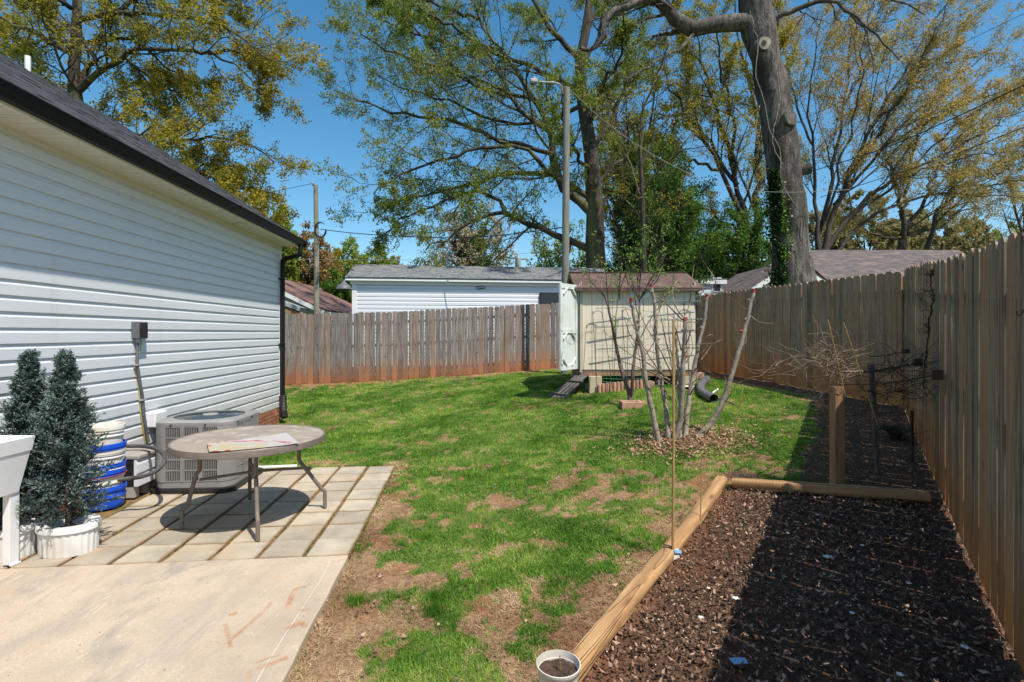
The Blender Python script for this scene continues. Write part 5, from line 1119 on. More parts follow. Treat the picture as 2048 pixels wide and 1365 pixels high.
for pts, r0, r1, dy in STEMS:
    w = np.array([pw3(px, py, dy*min(1, (880-py)/120)) for px, py in pts]); w[0, 2] -= .06; q = resample(w, 34)+rng.normal(0, .003, (34, 3)); rr = np.linspace(r0, r1, 34)*(1+.10*np.abs(np.sin(np.arange(34)*1.9))**6)
    mb = MB(); mb.tube(q, rr, 14)
    if len(pts) > 3:
        e = q[-1]; d = nrm(q[-1]-q[-4]); rd.tube([e-d*.02, e+d*.025], r1*1.12, 10)
        for k in range(3 if r0 > .03 else 1):
            i = rng.integers(20, 31); dd = nrm(rng.normal(0, 1, 3)+np.array([0,0,.3])); rd.tube([q[i], q[i]+dd*.055], r1*.8, 8) if k < 2 and pts[0][0] in (1342, 1387) else mb.tube([q[i], q[i]+dd*.05], r1*.6, 8)
    for k in range(7):
        i = rng.integers(7, 33); d = nrm(rng.normal(0, 1, 3)*np.array([1,1,.6])+np.array([0,0,.5])); p = [q[i]]
        for j in range(5): d = nrm(d+rng.normal(0, .22, 3)+np.array([0,0,.10])); p.append(p[-1]+d*rng.uniform(.03, .10))
        tw.tube(resample(p, 10), list(np.linspace(.0055, .0022, 10)), 5)
    mb.link('stem', MT['bark_pale'], mt, smooth=60)
# long wands
WANDS = [[(1345,770),(1310,730),(1285,690),(1260,640),(1245,600)],[(1345,765),(1300,730),(1270,715),(1235,690),(1205,660)],[(1340,760),(1290,740),(1250,725),(1215,712)],[(1365,640),(1330,605),(1300,580),(1285,560)],[(1366,640),(1378,610),(1382,570),(1388,530)],
 [(1412,600),(1428,580),(1430,560),(1418,540),(1405,520),(1400,505)],[(1400,690),(1420,670),(1432,678)],[(1402,720),(1425,690),(1433,676)],[(1350,760),(1336,700),(1325,650),(1315,600)],[(1345,770),(1350,730),(1330,680)],[(1490,640),(1505,620),(1520,595)],[(1500,632),(1520,645),(1548,648)],[(1360,740),(1385,700),(1375,650)],[(1352,770),(1320,700),(1290,650),(1275,610)],[(1350,775),(1300,745),(1262,735)],[(1356,770),(1340,690),(1335,620),(1328,590)],[(1362,700),(1352,660),(1345,630)],[(1368,700),(1382,660),(1380,620)],[(1395,700),(1400,660),(1398,610),(1410,560)],[(1342,800),(1325,775),(1300,770)],[(1380,790),(1395,760),(1390,730)],[(1362,830),(1350,790),(1348,760)],[(1370,640),(1350,610),(1345,570),(1352,530)],[(1310,640),(1330,600),(1355,575)],[(1285,700),(1260,670),(1250,640)],[(1285,720),(1310,680),(1312,650)]]
for wd_ in WANDS:
    w = np.array([pw3(px, py, rng.uniform(-.2, .3)) for px, py in wd_]); tw.tube(resample(w, 24)+rng.normal(0, .002, (24, 3)), list(np.linspace(.009, .003, 24)), 6)
sm(tw.link('shoots', MT['shoot'], mt, smooth=60), kind='stuff'); rd.link('painted_cuts', MT['red_paint'], mt, smooth=50)
YF = Vector(G(1262, 812)); yt = thing('young_fruit_tree', 'slender young fruit tree with sparse light green leaves before the shed', 'tree', tuple(YF))
BR_ = [[(1262,812),(1258,785),(1243,740),(1232,690),(1222,640),(1210,595),(1196,575)],[(1264,790),(1266,740),(1272,690),(1278,640),(1279,590),(1281,540)],[(1222,640),(1216,600),(1212,550),(1208,500),(1200,450)],[(1278,640),(1270,600),(1262,540),(1262,500)],[(1279,600),(1300,560),(1318,530),(1325,500)],[(1210,595),(1180,560),(1165,530)],[(1240,720),(1230,660),(1236,600),(1240,540)],[(1280,560),(1290,500),(1292,470)],[(1270,700),(1300,640),(1330,600),(1350,560)]]
BR_ += [[(1240,560+20*k),(1225+rng.uniform(-40,60),520),(1230+rng.uniform(-70,90),470+rng.uniform(-20,30))] for k in range(3)]+[[(1279,600),(1275+rng.uniform(-30,50),540),(1280+rng.uniform(-70,80),470+rng.uniform(-30,40))] for k in range(7)]
mb = MB(); tw = MB(); lp = []
for k, b in enumerate(BR_):
    w = np.array([P3(px, py, YF.y+.3*i*rng.uniform(-.3, .3)) for i, (px, py) in enumerate(b)]); q = resample(w, 26)+rng.normal(0, .003, (26, 3)); (mb if k < 2 else tw).tube(q, list(np.linspace(.045 if k == 0 else .033 if k == 1 else .010, .006 if k < 2 else .003, 26)), 8)
    for j in range(16):
        i = rng.integers(8, 25); d = nrm(rng.normal(0, 1, 3)+np.array([0,0,.8])); p = q[i]+d*rng.uniform(.1, .35); tw.tube([q[i], (q[i]+p)/2+rng.normal(0, .01, 3), p], [.003,.002,.0015], 4)
        if rng.random() < .33 or k in (4, 7, 8): lp.append((q[i], p))
mb.link('trunk', MT['bark_fruit'], yt, smooth=60); tw.link('twigs', MT['bark_twig'], yt)
A_ = np.array([a for a, b in lp]); B_ = np.array([b for a, b in lp]); n = 9; i_ = np.repeat(np.arange(len(lp)), n); t_ = rng.random(len(i_))[:, None]; C_ = A_[i_]*(1-t_)+B_[i_]*t_+rng.normal(0, .02, (len(i_), 3))
def leafmesh(C, L, Wd, droop=.3, dirs=None, tri=False):
    n = len(C); d = rng.normal(0, 1, (n, 3)); d[:, 2] -= droop; d = nrm(d) if dirs is None else nrm(dirs+.6*nrm(d)); s = nrm(np.cross(d, rng.normal(0, 1, (n, 3)))); L = np.broadcast_to(L, n)[:, None]; Wd = np.broadcast_to(Wd, n)[:, None]
    if tri: return np.stack([C-s*Wd*1.1, C+s*Wd*1.1, C+d*L*1.15], 1).reshape(-1, 3), np.arange(3*n).reshape(-1, 3)
    return np.stack([C, C+d*L*.5-s*Wd, C+d*L, C+d*L*.5+s*Wd], 1).reshape(-1, 3), np.arange(4*n).reshape(-1, 4)
v, f = leafmesh(C_, rng.uniform(.03, .06, len(C_)), .010); me = mesh_np('leaves', v, f); fattr(me, 'tint', rng.random(len(f))); sm(link('leaves', me, leafmat('young leaf', (.12,.24,.03), (.22,.38,.06), (.38,.52,.12), .4), yt), kind='stuff')

# ------------------------------------------------------------------ poles, lamps, cables
def Pt(px, py, Y): return Vector(P3(px, py, Y))
yp = 13.1; bx_ = Pt(1131, 600, yp); tz = P3(0, 176, yp)[2]
lp_ = thing('light_pole', 'tall grey wooden pole with a curved white lamp arm behind the shed', 'light pole', (bx_.x, yp, .6))
MB().tube([(bx_.x-.02, yp, .4), (bx_.x, yp, 3.5), (bx_.x+.03, yp, tz)], [.105, .095, .085], 14).link('pole', MT['pole_dark'], lp_, smooth=60)
pts = [Pt(1124,188,yp-.05), Pt(1124,180,yp-.05), Pt(1121,171,yp-.1), Pt(1110,166,yp-.2), Pt(1095,165,yp-.3), Pt(1078,164,yp-.35)]
MB().tube(resample(pts, 24), .022, 10).link('arm', MT['galv'], lp_, smooth=60)
MB().obox(Pt(1126,186,yp-.05), (.03,0,0), (0,.03,0), (0,0,.06)).link('bracket', MT['rust'], lp_)
lh = Pt(1067,163,yp-.36); bev(MB().obox(lh, (.09,.02,0), (-.02,.07,0), (0,0,.045)).link('lamp_head', MT['galv'], lp_), .02)
MB().lathe([(.03,lh.z+.045),(.03,lh.z+.10),(.02,lh.z+.11),(0,lh.z+.11)], lh.x+.03, lh.y, 12).link('photocell', MT['galv'], lp_, smooth=50)
MB().lathe([(.07,lh.z-.045),(.065,lh.z-.075),(.03,lh.z-.09),(0,lh.z-.092)], lh.x-.02, lh.y, 14).link('lens', MT['grey_plastic'], lp_, smooth=50)
yu = 18.0; b2 = Pt(633, 600, yu)
up = thing('utility_pole', 'bare greenish wooden utility pole left of centre behind the fence', 'utility pole', (b2.x, yu, .3))
MB().tube([(b2.x, yu, .2), (b2.x, yu, P3(0,500,yu)[2]), (b2.x-.03, yu, P3(0,371,yu)[2])], [.10, .085, .07], 12).link('pole', MT['pole'], up, smooth=60)
MB().tube([(b2.x+.10, yu-.05, .3), (b2.x+.09, yu-.05, 5.2)], .012, 6).link('ground_wire', MT['galv'], up)
q = Pt(627, 368, yu); MB().lathe([(.02,q.z-.08),(.045,q.z-.04),(.03,q.z-.02),(.045,q.z),(.03,q.z+.03),(.02,q.z+.06)], q.x, yu-.05, 12).link('insulator', MT['galv'], up, smooth=60)
mb = MB(); 
for k in range(3): mb.tube([Pt(640+11*math.cos(a)+k, 459+15*math.sin(a)+k, yu-.1) for a in np.linspace(0, 2*PI*.85, 20)], .012, 5)
mb.link('cable_loop', MT['wire'], up)
fp = thing('far_utility_pole', 'distant utility pole crossarm above the grey shingle roof', 'utility pole', (*Pt(1033, 600, 45)[:2], .5))
q = Pt(1033, 508, 45); MB().tube([(q.x, 45, .4), (q.x, 45, q.z)], .13, 10).link('pole', MT['pole'], fp)
MB().beam(Pt(1009,515,44.8), Pt(1057,520,45.2), .12, .12).link('crossarm', MT['pole'], fp)
q = Pt(1037, 527, 44.7); MB().lathe([(.0,q.z+.45),(.22,q.z+.4),(.22,q.z-.4),(0,q.z-.45)], q.x, 44.6, 14).link('transformer', MT['galv'], fp, smooth=40)
def cable(label, pts, r=.010, mat='wire', sag=None):
    w = [Pt(*p) for p in pts]; mb = MB().tube(resample([tuple(p) for p in w], 60), r, 6); sm(mb.link('overhead_cable', MT[mat], smooth=70), label, 'cable', 'overhead cables')
cable('dark cable sagging from the left utility pole toward the tall light pole', [(641,459,17.9),(700,466,17.5),(780,472,16.8),(900,476,15.5),(1010,470,14.2),(1128,455,13.1)], .014)
cable('thin cable running left from the top of the utility pole', [(627,367,18),(560,381,18.5),(470,400,19.5),(300,430,21)], .008)
cable('pale cable dropping from the light pole past the big trunk', [(1139,178,13.1),(1200,235,13.3),(1290,300,13.6),(1390,352,14),(1480,378,14.4),(1575,385,14.9),(1700,380,15.5)], .006, 'wire_pale')
cable('upper dark cable from the cut stub toward the right edge', [(1614,346,15.2),(1760,300,12.8),(1900,240,10.8),(2060,165,9)], .012)
cable('lower dark cable crossing the golden tree on the right', [(1640,395,16.5),(1780,352,14.5),(1920,305,12.5),(2060,250,11)], .010)
cable('thin wire high in the upper right corner', [(1560,260,18),(1800,150,15),(1960,70,13),(2060,22,12)], .006)
cable('faint far wire low across the left background trees', [(560,518,30),(700,520,29.5),(900,518,29),(1160,498,28)], .012, 'wire_pale')
cable('topmost wire leaving the frame at the upper right', [(1800,90,20),(1900,42,18),(1985,-2,17)], .006)

# ------------------------------------------------------------------ neighbour buildings
def siding_wall(parent, A, B, z0, z1, course=.125, mat='siding', t=.03):
    A = Vector((A[0], A[1], 0)); B = Vector((B[0], B[1], 0)); d = (B-A); L_ = d.length; d.normalize(); n = Vector((d.y, -d.x, 0))
    k = 0; m = MB().extr([tuple(n*p+Vector((0,0,z))) for p, z in [(-.02,0),(.016,0),(.016,course*.6),(.004,course*.85),(.003,course),(-.02,course)]], (0,0,0), tuple(d*L_)).mesh('siding_plank'); m.materials.append(MT[mat])
    pl = Vector(parent.location)
    while z0+k*course < z1-.02: link('siding_plank', m, None, parent, loc=A+Vector((0,0,z0+k*course))-pl); k += 1
    return n, d, L_
LA, LB = (-4.82, 15.6), (3.2, 16.65); gar = thing('grey_roof_building', 'long white sided outbuilding with grey shingle roof behind the back fence', 'building', (LA[0], LA[1], .4))
n, d, L_ = siding_wall(gar, LA, LB, .6, 3.10)
A3, B3 = Vector((*LA, 0)), Vector((*LB, 0)); zE = 3.20
MB().obox((A3+B3)/2-n*1.6+Vector((0,0,1.8)), d*L_/2, n*1.55, (0,0,1.4)).link('body', MT['siding'], gar)
MB().obox(A3+d*.02+n*.012+Vector((0,0,1.85)), d*.07, n*.02, (0,0,1.27)).link('corner_board', MT['trim'], gar)
MB().obox((A3+B3)/2+n*.03+Vector((0,0,3.16)), d*(L_/2+.1), n*.03, (0,0,.07)).link('frieze', MT['trim'], gar)
MB().obox((A3+B3)/2+n*.17+Vector((0,0,3.25)), d*(L_/2+.22), n*.012, (0,0,.055)).link('fascia', MT['trim'], gar)
MB().obox((A3+B3)/2+n*.08+Vector((0,0,3.205)), d*(L_/2+.2), n*.09, (0,0,.01)).link('soffit', MT['trim'], gar)
rd_ = (-n*1.70+Vector((0,0,.60))); Lr = rd_.length; rdn = rd_.normalized(); rnn = rdn.cross(d); rnn = rnn if rnn.z > 0 else -rnn
e = (A3+B3)/2+n*.20+Vector((0,0,3.29)); MB().obox(e+rdn*Lr/2-rnn*.02, rdn*Lr/2, d*(L_/2+.22), rnn*.02).link('roof', MT['shingle_grey'], gar)
r2_ = (-n*1.70-Vector((0,0,.60))).normalized(); rn2 = r2_.cross(d); rn2 = rn2 if rn2.z > 0 else -rn2; MB().obox(e+rd_+r2_*Lr/2-rn2*.02, r2_*Lr/2, d*(L_/2+.22), rn2*.02).link('roof', MT['shingle_grey'], gar)
mb = MB(); nc = 12; e0_ = e-d*(L_/2+.22)
for k in range(nc):
    s_ = random.uniform(0, .1)
    while s_ < L_+.42:
        w = min(random.choice((.14,.18,.25,.33)), L_+.44-s_); mb.obox(e0_+d*(s_+w/2)+rdn*((k+.5)*Lr/nc)+rnn*random.choice((.004,.008,.013)), d*(w/2-.002), rdn*Lr/nc*.52, rnn*.004); s_ += w
sm(mb.link('shingles', MT['shingle_grey'], gar), kind='stuff')
# window unit on the building
wc = A3+d*((1103/1.0-CX)/F*16.3+4.82)+n*.04; wc.z = P3(0, 598, 16.3)[2]
wf = MB().obox(wc, d*.33, n*.05, (0,0,.20)).link('window', MT['black_plastic'], gar); MB().obox(wc+n*.052, d*.27, n*.003, (0,0,.15)).link('pane', MT['glass'], wf)
# oval sign with its lettering
sc2 = A3+d*((960-CX)/F*15.75+4.86); sc2.z = P3(0, 573, 15.75)[2]; ang = math.atan2(d.y, d.x)
sg = thing('oval_sign', 'small black oval sign with white script on the white outbuilding', 'sign', tuple(sc2+n*.045), None, ang)
def oval(a, b, y0, y1):
    N_ = 40; v = [(a*math.cos(2*PI*i/N_), y, b*math.sin(2*PI*i/N_)) for y in (y0, y1) for i in range(N_)]; return MB().add(v, [tuple(range(N_)), tuple(range(N_, 2*N_))[::-1]]+[(i,N_+i,N_+(i+1)%N_,(i+1)%N_) for i in range(N_)])
oval(.185, .075, -.006, .02).link('border', MT['trim'], sg, world=False); oval(.172, .063, -.012, -.005).link('face', MT['black_plastic'], sg, world=False)
cu = bpy.data.curves.new('t', 'FONT'); cu.body = 'Leonard'; cu.size = .105; cu.shear = .35; cu.align_x = 'CENTER'; cu.align_y = 'CENTER'; cu.extrude = .002; cu.offset = .0; cu.space_character = .92
tmp = bpy.data.objects.new('t', cu); COL.objects.link(tmp); bpy.context.view_layer.update()
me = bpy.data.meshes.new_from_object(tmp.evaluated_get(bpy.context.evaluated_depsgraph_get())); bpy.data.objects.remove(tmp); me.name = 'lettering'
me.materials.clear(); o = link('lettering', me, MT['conc'], sg, loc=(0, -.015, 0), rot=(R(90), 0, 0))
# barn lamp at the corner
q = Pt(688, 560, 15.3); bl_ = thing('barn_lamp', 'dark gooseneck barn lamp hanging off the outbuilding corner', 'wall lamp', (q.x, q.y, q.z))
pts = [Pt(708,541,15.55), Pt(700,540,15.45), Pt(691,543,15.35), Pt(688,552,15.3), Pt(688,562,15.3)]
MB().tube(resample([tuple(p) for p in pts], 20), .013, 8).link('arm', MT['black'], bl_, smooth=60)
zt_ = P3(0, 561, 15.3)[2]; zb_ = P3(0, 579, 15.3)[2]; hh = zt_-zb_
MB().lathe([(.025,zt_+.02),(.03,zt_-.02),(.06,zt_-.06),(.10,zt_-.10),(.17,zt_-.15),(.225,zb_+.05),(.235,zb_),(.22,zb_),(.16,zb_+.08),(.0,zb_+.12)], q.x, q.y, 32).link('shade', MT['grey_plastic'], bl_, smooth=50)

def gable_house(name, label, x0, x1, y0, y1, zw, zr, wall, roofm, axis='y', ov=.35, zb=0., win=()):
    t = thing(name, label, 'house', ((x0+x1)/2, (y0+y1)/2, zb)); MB().box(x0, x1, y0, y1, zb, zw).link('wall', MT[wall], t)
    siding_wall(t, (x0, y0), (x1, y0), max(zb, 1.5), zw, .16, wall)
    mb = MB(); rb = MB()
    if axis == 'y':
        xm = (x0+x1)/2
        MB().add([(x0,y0,zw),(x1,y0,zw),(xm,y0,zr-.05)], [(0,1,2)]).link('gable', MT[wall], t)
        for s_ in (-1, 1):
            xe = xm+s_*((x1-x0)/2+ov); ze = zw-(zr-zw)*ov/((x1-x0)/2); a = Vector((xm, 0, zr)); b = Vector((xe, 0, ze)); dd = (b-a); nrml = Vector((-dd.z*1, 0, dd.x)).normalized(); nrml = nrml if nrml.z > 0 else -nrml
            mb.obox(Vector(((xm+xe)/2, (y0+y1)/2, (zr+ze)/2))+nrml*.05, dd/2, (0,(y1-y0)/2+ov,0), nrml*.04)
            rb.beam(Vector((xm, y0-ov-.02, zr-.05)), Vector((xe, y0-ov-.02, ze-.05)), .04, .16)
            rb.beam(Vector((xe, y0-ov, ze-.06)), Vector((xe, y1+ov, ze-.06)), .04, .16)
    else:
        ymm = (y0+y1)/2
        for s_ in (-1, 1):
            ye = ymm+s_*((y1-y0)/2+ov); ze = zw-(zr-zw)*ov/((y1-y0)/2); dd = Vector((0, ye-ymm, ze-zr)); nrml = Vector((0, -dd.z, dd.y)).normalized(); nrml = nrml if nrml.z > 0 else -nrml
            mb.obox(Vector(((x0+x1)/2, (ymm+ye)/2, (zr+ze)/2))+nrml*.05, ((x1-x0)/2+ov,0,0), dd/2, nrml*.04)
            rb.beam(Vector((x0-ov, ye, ze-.05)), Vector((x1+ov, ye, ze-.05)), .04, .16)
        for xx in (x0, x1): MB().add([(xx,y0,zw),(xx,y1,zw),(xx,ymm,zr-.05)], [(0,1,2)]).link('gable', MT[wall], t)
    mb.link('roof', MT[roofm], t); rb.link('rake_trim', MT['trim'], t)
    for wx_, wz, ww, wh in win:
        f_ = MB().box(wx_-ww/2-.05, wx_+ww/2+.05, y0-.04, y0-.018, wz-wh/2-.05, wz+wh/2+.05).link('window', MT['trim'], t); MB().box(wx_-ww/2, wx_+ww/2, y0-.05, y0-.042, wz-wh/2, wz+wh/2).link('pane', MT['glass'], f_)
    return t
# left far house: right eave at px 650..., ridge going up to the left
e_ = Pt(650, 617, 21); gable_house('brown_roof_house', 'beige house with faded red-brown roof behind the fence at left', e_.x-6.6, e_.x-.4, 21.4, 30, 2.65, 4.15, 'grey_wall', 'shingle_red', 'y', .35)
cp = thing('carport', 'low grey lean-to roof against the red-brown roofed house', 'carport', (e_.x-2.5, 20.3, .3))
a_ = Pt(540, 596, 20); b_ = Pt(606, 620, 20); MB().beam(a_, b_, .6, .14).link('roof', MT['galv'], cp); MB().beam(a_+Vector((0,0,-.25)), b_+Vector((.1,0,-.28)), .5, .20).link('beam', MT['post'], cp)
MB().box(b_.x-.1, b_.x+.0, 19.9, 20.0, .2, b_.z-.1).link('post', MT['trim'], cp)
q = Pt(690, 608, 30); gable_house('small_white_gable_house', 'tiny white gabled house peeking between red-brown roof and outbuilding', q.x-.9+.0, q.x+1.9, 30, 36, 2.55, 3.25, 'trim', 'shingle_grey', 'y', .2)
q = Pt(1420, 560, 21); gable_house('white_sided_house', 'white sided house with a window just right of the tan shed roof', q.x-1.2, q.x+.55, 21, 27, 3.75, 4.0, 'siding', 'shingle_grey', 'x', .1, win=((Pt(1433,572,21).x, P3(0,570,21)[2], .28, .5),))
xr0, xr1 = Pt(1615,503,24).x, Pt(1872,503,24).x
gable_house('mottled_roof_house', 'house with mottled brown roof behind the right fence', xr0-.3, xr1+.6, 20.8, 27.2, 3.35, P3(0,504,24)[2], 'grey_wall', 'shingle_house', 'x', .4)
q = Pt(1588, 520, 18.6); gable_house('cream_gable_wing', 'cream sided gable house partly hidden by the ivy-clad trunk', q.x-2.3, q.x+1.9, 18.6, 22.5, 2.75, 4.15, 'cream_wall', 'shingle_house', 'y', .3)

# ------------------------------------------------------------------ trees
def limb_px(pts, Y0, dy, n=16, wig=.0):
    k = len(pts); w = np.array([P3(p[0], p[1], Y0+dy*(i/(k-1))**1.2+(p[2] if len(p) > 2 else 0)) for i, p in enumerate(pts)]); q = resample(w, n)
    if wig: q[1:] += rng.normal(0, wig, (n-1, 3))
    return q
def kids(P, Rr, k, ln, ang, trop, n, t0=.25, jit=.18, rs=.55, r_end=.3, lt=.5, plane=None):
    N, m, _ = P.shape; idx = np.repeat(np.arange(N), k); t = np.clip(t0+(1-t0)*((np.tile(np.arange(k), N)+rng.random(N*k))/k), 0, .999)*(m-1)
    s = t.astype(int); fr = (t-s)[:, None]; p = P[idx, s]*(1-fr)+P[idx, s+1]*fr; d = nrm(P[idx, s+1]-P[idx, s]); r = Rr[idx, s]
    rnd = rng.normal(0, 1, p.shape); pr = nrm(rnd-(rnd*d).sum(-1, keepdims=True)*d); a = rng.normal(ang, .18, N*k)[:, None]; dd = nrm(d*np.cos(a)+pr*np.sin(a))
    plen = np.linalg.norm(np.diff(P, axis=1), axis=-1).sum(1)[idx]; L = (plen*ln if ln < 3 else ln)*rng.uniform(.6, 1.25, N*k)*(1-lt*(t/(m-1)))
    out = [p]; tr = np.array(trop)
    for j in range(n-1): dd = nrm(dd+rng.normal(0, jit, dd.shape)+tr/(n-1)); out.append(out[-1]+dd*(L/(n-1))[:, None])
    Q = np.stack(out, 1); r0 = np.minimum(r*rs, .9*r); return Q, r0[:, None]*np.linspace(1, r_end, n)[None]
def pack(Ps, Rs): return np.stack(Ps), np.stack(Rs)
LM = {'olive': leafmat('olive spring leaves', (.06,.11,.018), (.17,.25,.035), (.42,.36,.07), .5), 'gold': leafmat('golden spring leaves', (.10,.14,.02), (.31,.28,.03), (.58,.41,.05), .5),
      'bud': leafmat('rusty golden buds', (.25,.18,.05), (.46,.33,.09), (.60,.46,.15), .4), 'green': leafmat('fresh green leaves', (.035,.085,.012), (.08,.17,.02), (.19,.30,.05), .45),
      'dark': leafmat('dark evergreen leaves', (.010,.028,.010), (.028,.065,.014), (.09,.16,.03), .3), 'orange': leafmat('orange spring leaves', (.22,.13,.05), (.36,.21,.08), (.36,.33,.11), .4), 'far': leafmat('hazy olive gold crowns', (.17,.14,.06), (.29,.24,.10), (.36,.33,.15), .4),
      'pale': leafmat('pale tan buds', (.26,.20,.14), (.42,.34,.22), (.55,.46,.28), .3), 'ygreen': leafmat('yellow green leaves', (.10,.15,.02), (.22,.30,.04), (.40,.44,.08), .45)}
def tree(name, label, base, trunk, limbs, lv, leaf, bark='bark_oak', cat='tree', group='trees beyond the fences', leaf_n=6, leaf_s=(.06,.11), leaf_w=.4, droop=.3, tsides=16, spread=.05, twig_leaf_lv=None, knots=None, keep=1.0, tsm=.0, lmat2=None):
    """trunk (P,R); limbs list of (P,R); lv list of kids() kwargs"""
    t = thing(name, label, cat, tuple(base), group)
    if trunk is not None:
        P_, Rr = trunk; q = resample(P_, 60); rr = np.interp(np.linspace(0, 1, 60), np.linspace(0, 1, len(Rr)), Rr); v, f = tubes(q[None], rr[None], tsides)
        if tsm: v = v+nrm(v-np.repeat(q, tsides, 0))*(tsm*(fbm(v[:, 0]*2+v[:, 1]*3, v[:, 2]*.9, 1.2)-.5))[:, None]
        o = link('trunk', mesh_np('trunk', v, f), MT[bark], t, smooth=75)
    cur = pack([resample(p, 16) for p, r in limbs], [np.interp(np.linspace(0, 1, 16), np.linspace(0, 1, len(r)), r) for p, r in limbs]); v, f = tubes(*cur, 8)
    parts = [(v, f)]; allc = [cur]
    for i, kw in enumerate(lv):
        src = allc[-1]; Q, Rq = kids(src[0], src[1], **kw); Rq = np.maximum(Rq, .004); allc.append((Q, Rq)); parts.append(tubes(Q, Rq, 5 if i == 0 else 3) if i < len(lv)-1 else tubes(Q[:, ::2], Rq[:, ::2], 3) if len(lv) < 3 else tubes(Q[:, [0, -1]], Rq[:, [0, -1]], 3))
    v, f = join_np(parts[:2]); link('limbs', mesh_np('limbs', v, f), MT[bark], t, smooth=60)
    if len(parts) > 2: v, f = join_np(parts[2:]); sm(link('twigs', mesh_np('twigs', v, f), MT['bark_twig'], t), kind='stuff')
    if leaf:
        tw = np.concatenate([a[0][:, -4:] if a[0].shape[1] >= 4 else a[0] for a in allc[-2:]]) if twig_leaf_lv is None else allc[-1][0][:, -4:]
        tw = tw[rng.random(len(tw)) < keep]; n_ = leaf_n; idx = np.repeat(np.arange(len(tw)), n_); u = rng.random(len(idx))*(tw.shape[1]-1.001); s = u.astype(int); fr = (u-s)[:, None]
        C = tw[idx, s]*(1-fr)+tw[idx, s+1]*fr+rng.normal(0, spread, (len(idx), 3)); v, f = leafmesh(C, rng.uniform(*leaf_s, len(C)), rng.uniform(*leaf_s, len(C))*leaf_w*1.15, droop, None, True)
        ti = np.clip(rng.random(len(C))*.55+.45*np.repeat(fbm(tw[:, 0, 0]*.6+tw[:, 0, 1]*.5, tw[:, 0, 2]*.6, 1.), n_)+.08, 0, 1); me = mesh_np('foliage', v, f); fattr(me, 'tint', ti)
        o = link('foliage', me, LM[leaf], t); sm(o, kind='stuff')
    return t
def LR(r0, r1, n=16): return np.linspace(r0**.8, r1**.8, n)**1.25
# centre oak
Y = 19.
tr = limb_px([(1200,640),(1194,560),(1190,480),(1189,400),(1180,300),(1166,200),(1160,120),(1175,40),(1180,-80),(1165,-200)], Y, 0, 16); trr = [.50,.40,.35,.30,.26,.22,.19,.16,.12,.07]
LB_ = [([(1188,505),(1120,472),(1060,452),(1015,430),(960,438),(900,470),(850,500)], .15, -1.5), ([(1185,400),(1110,352),(1020,348),(950,372),(880,385),(800,405),(745,440)], .12, 1.5), ([(1187,430),(1120,360),(1103,280),(1070,200),(1005,105),(955,40),(925,-60)], .19, .5),
 ([(1108,270),(1015,200),(930,160),(850,125),(775,100),(715,62)], .09, -2), ([(1110,310),(1000,280),(900,240),(810,228),(730,205),(668,180)], .09, 1), ([(1166,190),(1090,150),(1000,110),(900,85),(800,60),(735,25)], .11, 2.5), ([(1160,120),(1095,50),(1040,-40),(960,-130)], .12, -1),
 ([(1176,50),(1230,-20),(1290,-110)], .12, 1), ([(1182,300),(1230,225),(1262,150),(1285,70)], .10, 1.5), ([(1120,360),(1050,300),(960,298),(880,320),(800,350),(745,385)], .09, -2.5), ([(1020,432),(985,395),(930,385),(880,410),(820,430),(760,470)], .08, -1),
 ([(1168,210),(1100,240),(1000,245),(900,200),(820,180),(750,150)], .09, 4), ([(1162,130),(1200,60),(1215,-40),(1200,-140)], .10, 3), ([(1187,380),(1230,330),(1270,300),(1310,290)], .07, 2), ([(1070,200),(1000,180),(900,130),(830,60),(780,10)], .08, 2), ([(955,40),(880,10),(800,-10),(740,-30)], .07, 0),
 ([(1005,105),(930,70),(860,30),(800,0)], .07, -2), ([(1185,350),(1150,300),(1130,250),(1120,160)], .08, -4), ([(1178,260),(1200,180),(1240,110),(1250,20)], .09, -3)]
limbs = [(limb_px(p, Y, dy, 16, .05), LR(r, .022)) for p, r, dy in LB_]
tree('oak_tree', 'large spreading oak with dark limbs and small olive leaves behind the shed', P3(1200,640,Y)[:2]+(0.5,), (tr, trr), limbs, [dict(k=13, ln=.38, ang=.85, trop=(-.05,0,.12), n=8, t0=.14, jit=.14, rs=.40), dict(k=10, ln=.45, ang=.75, trop=(0,0,-.05), n=6, t0=.12, jit=.2, rs=.45), dict(k=6, ln=.50, ang=.7, trop=(0,0,-.35), n=5, t0=.2, jit=.25, rs=.5)], 'olive', leaf_n=6, leaf_s=(.045,.095), leaf_w=.28, droop=.8, tsm=.08, spread=.07)
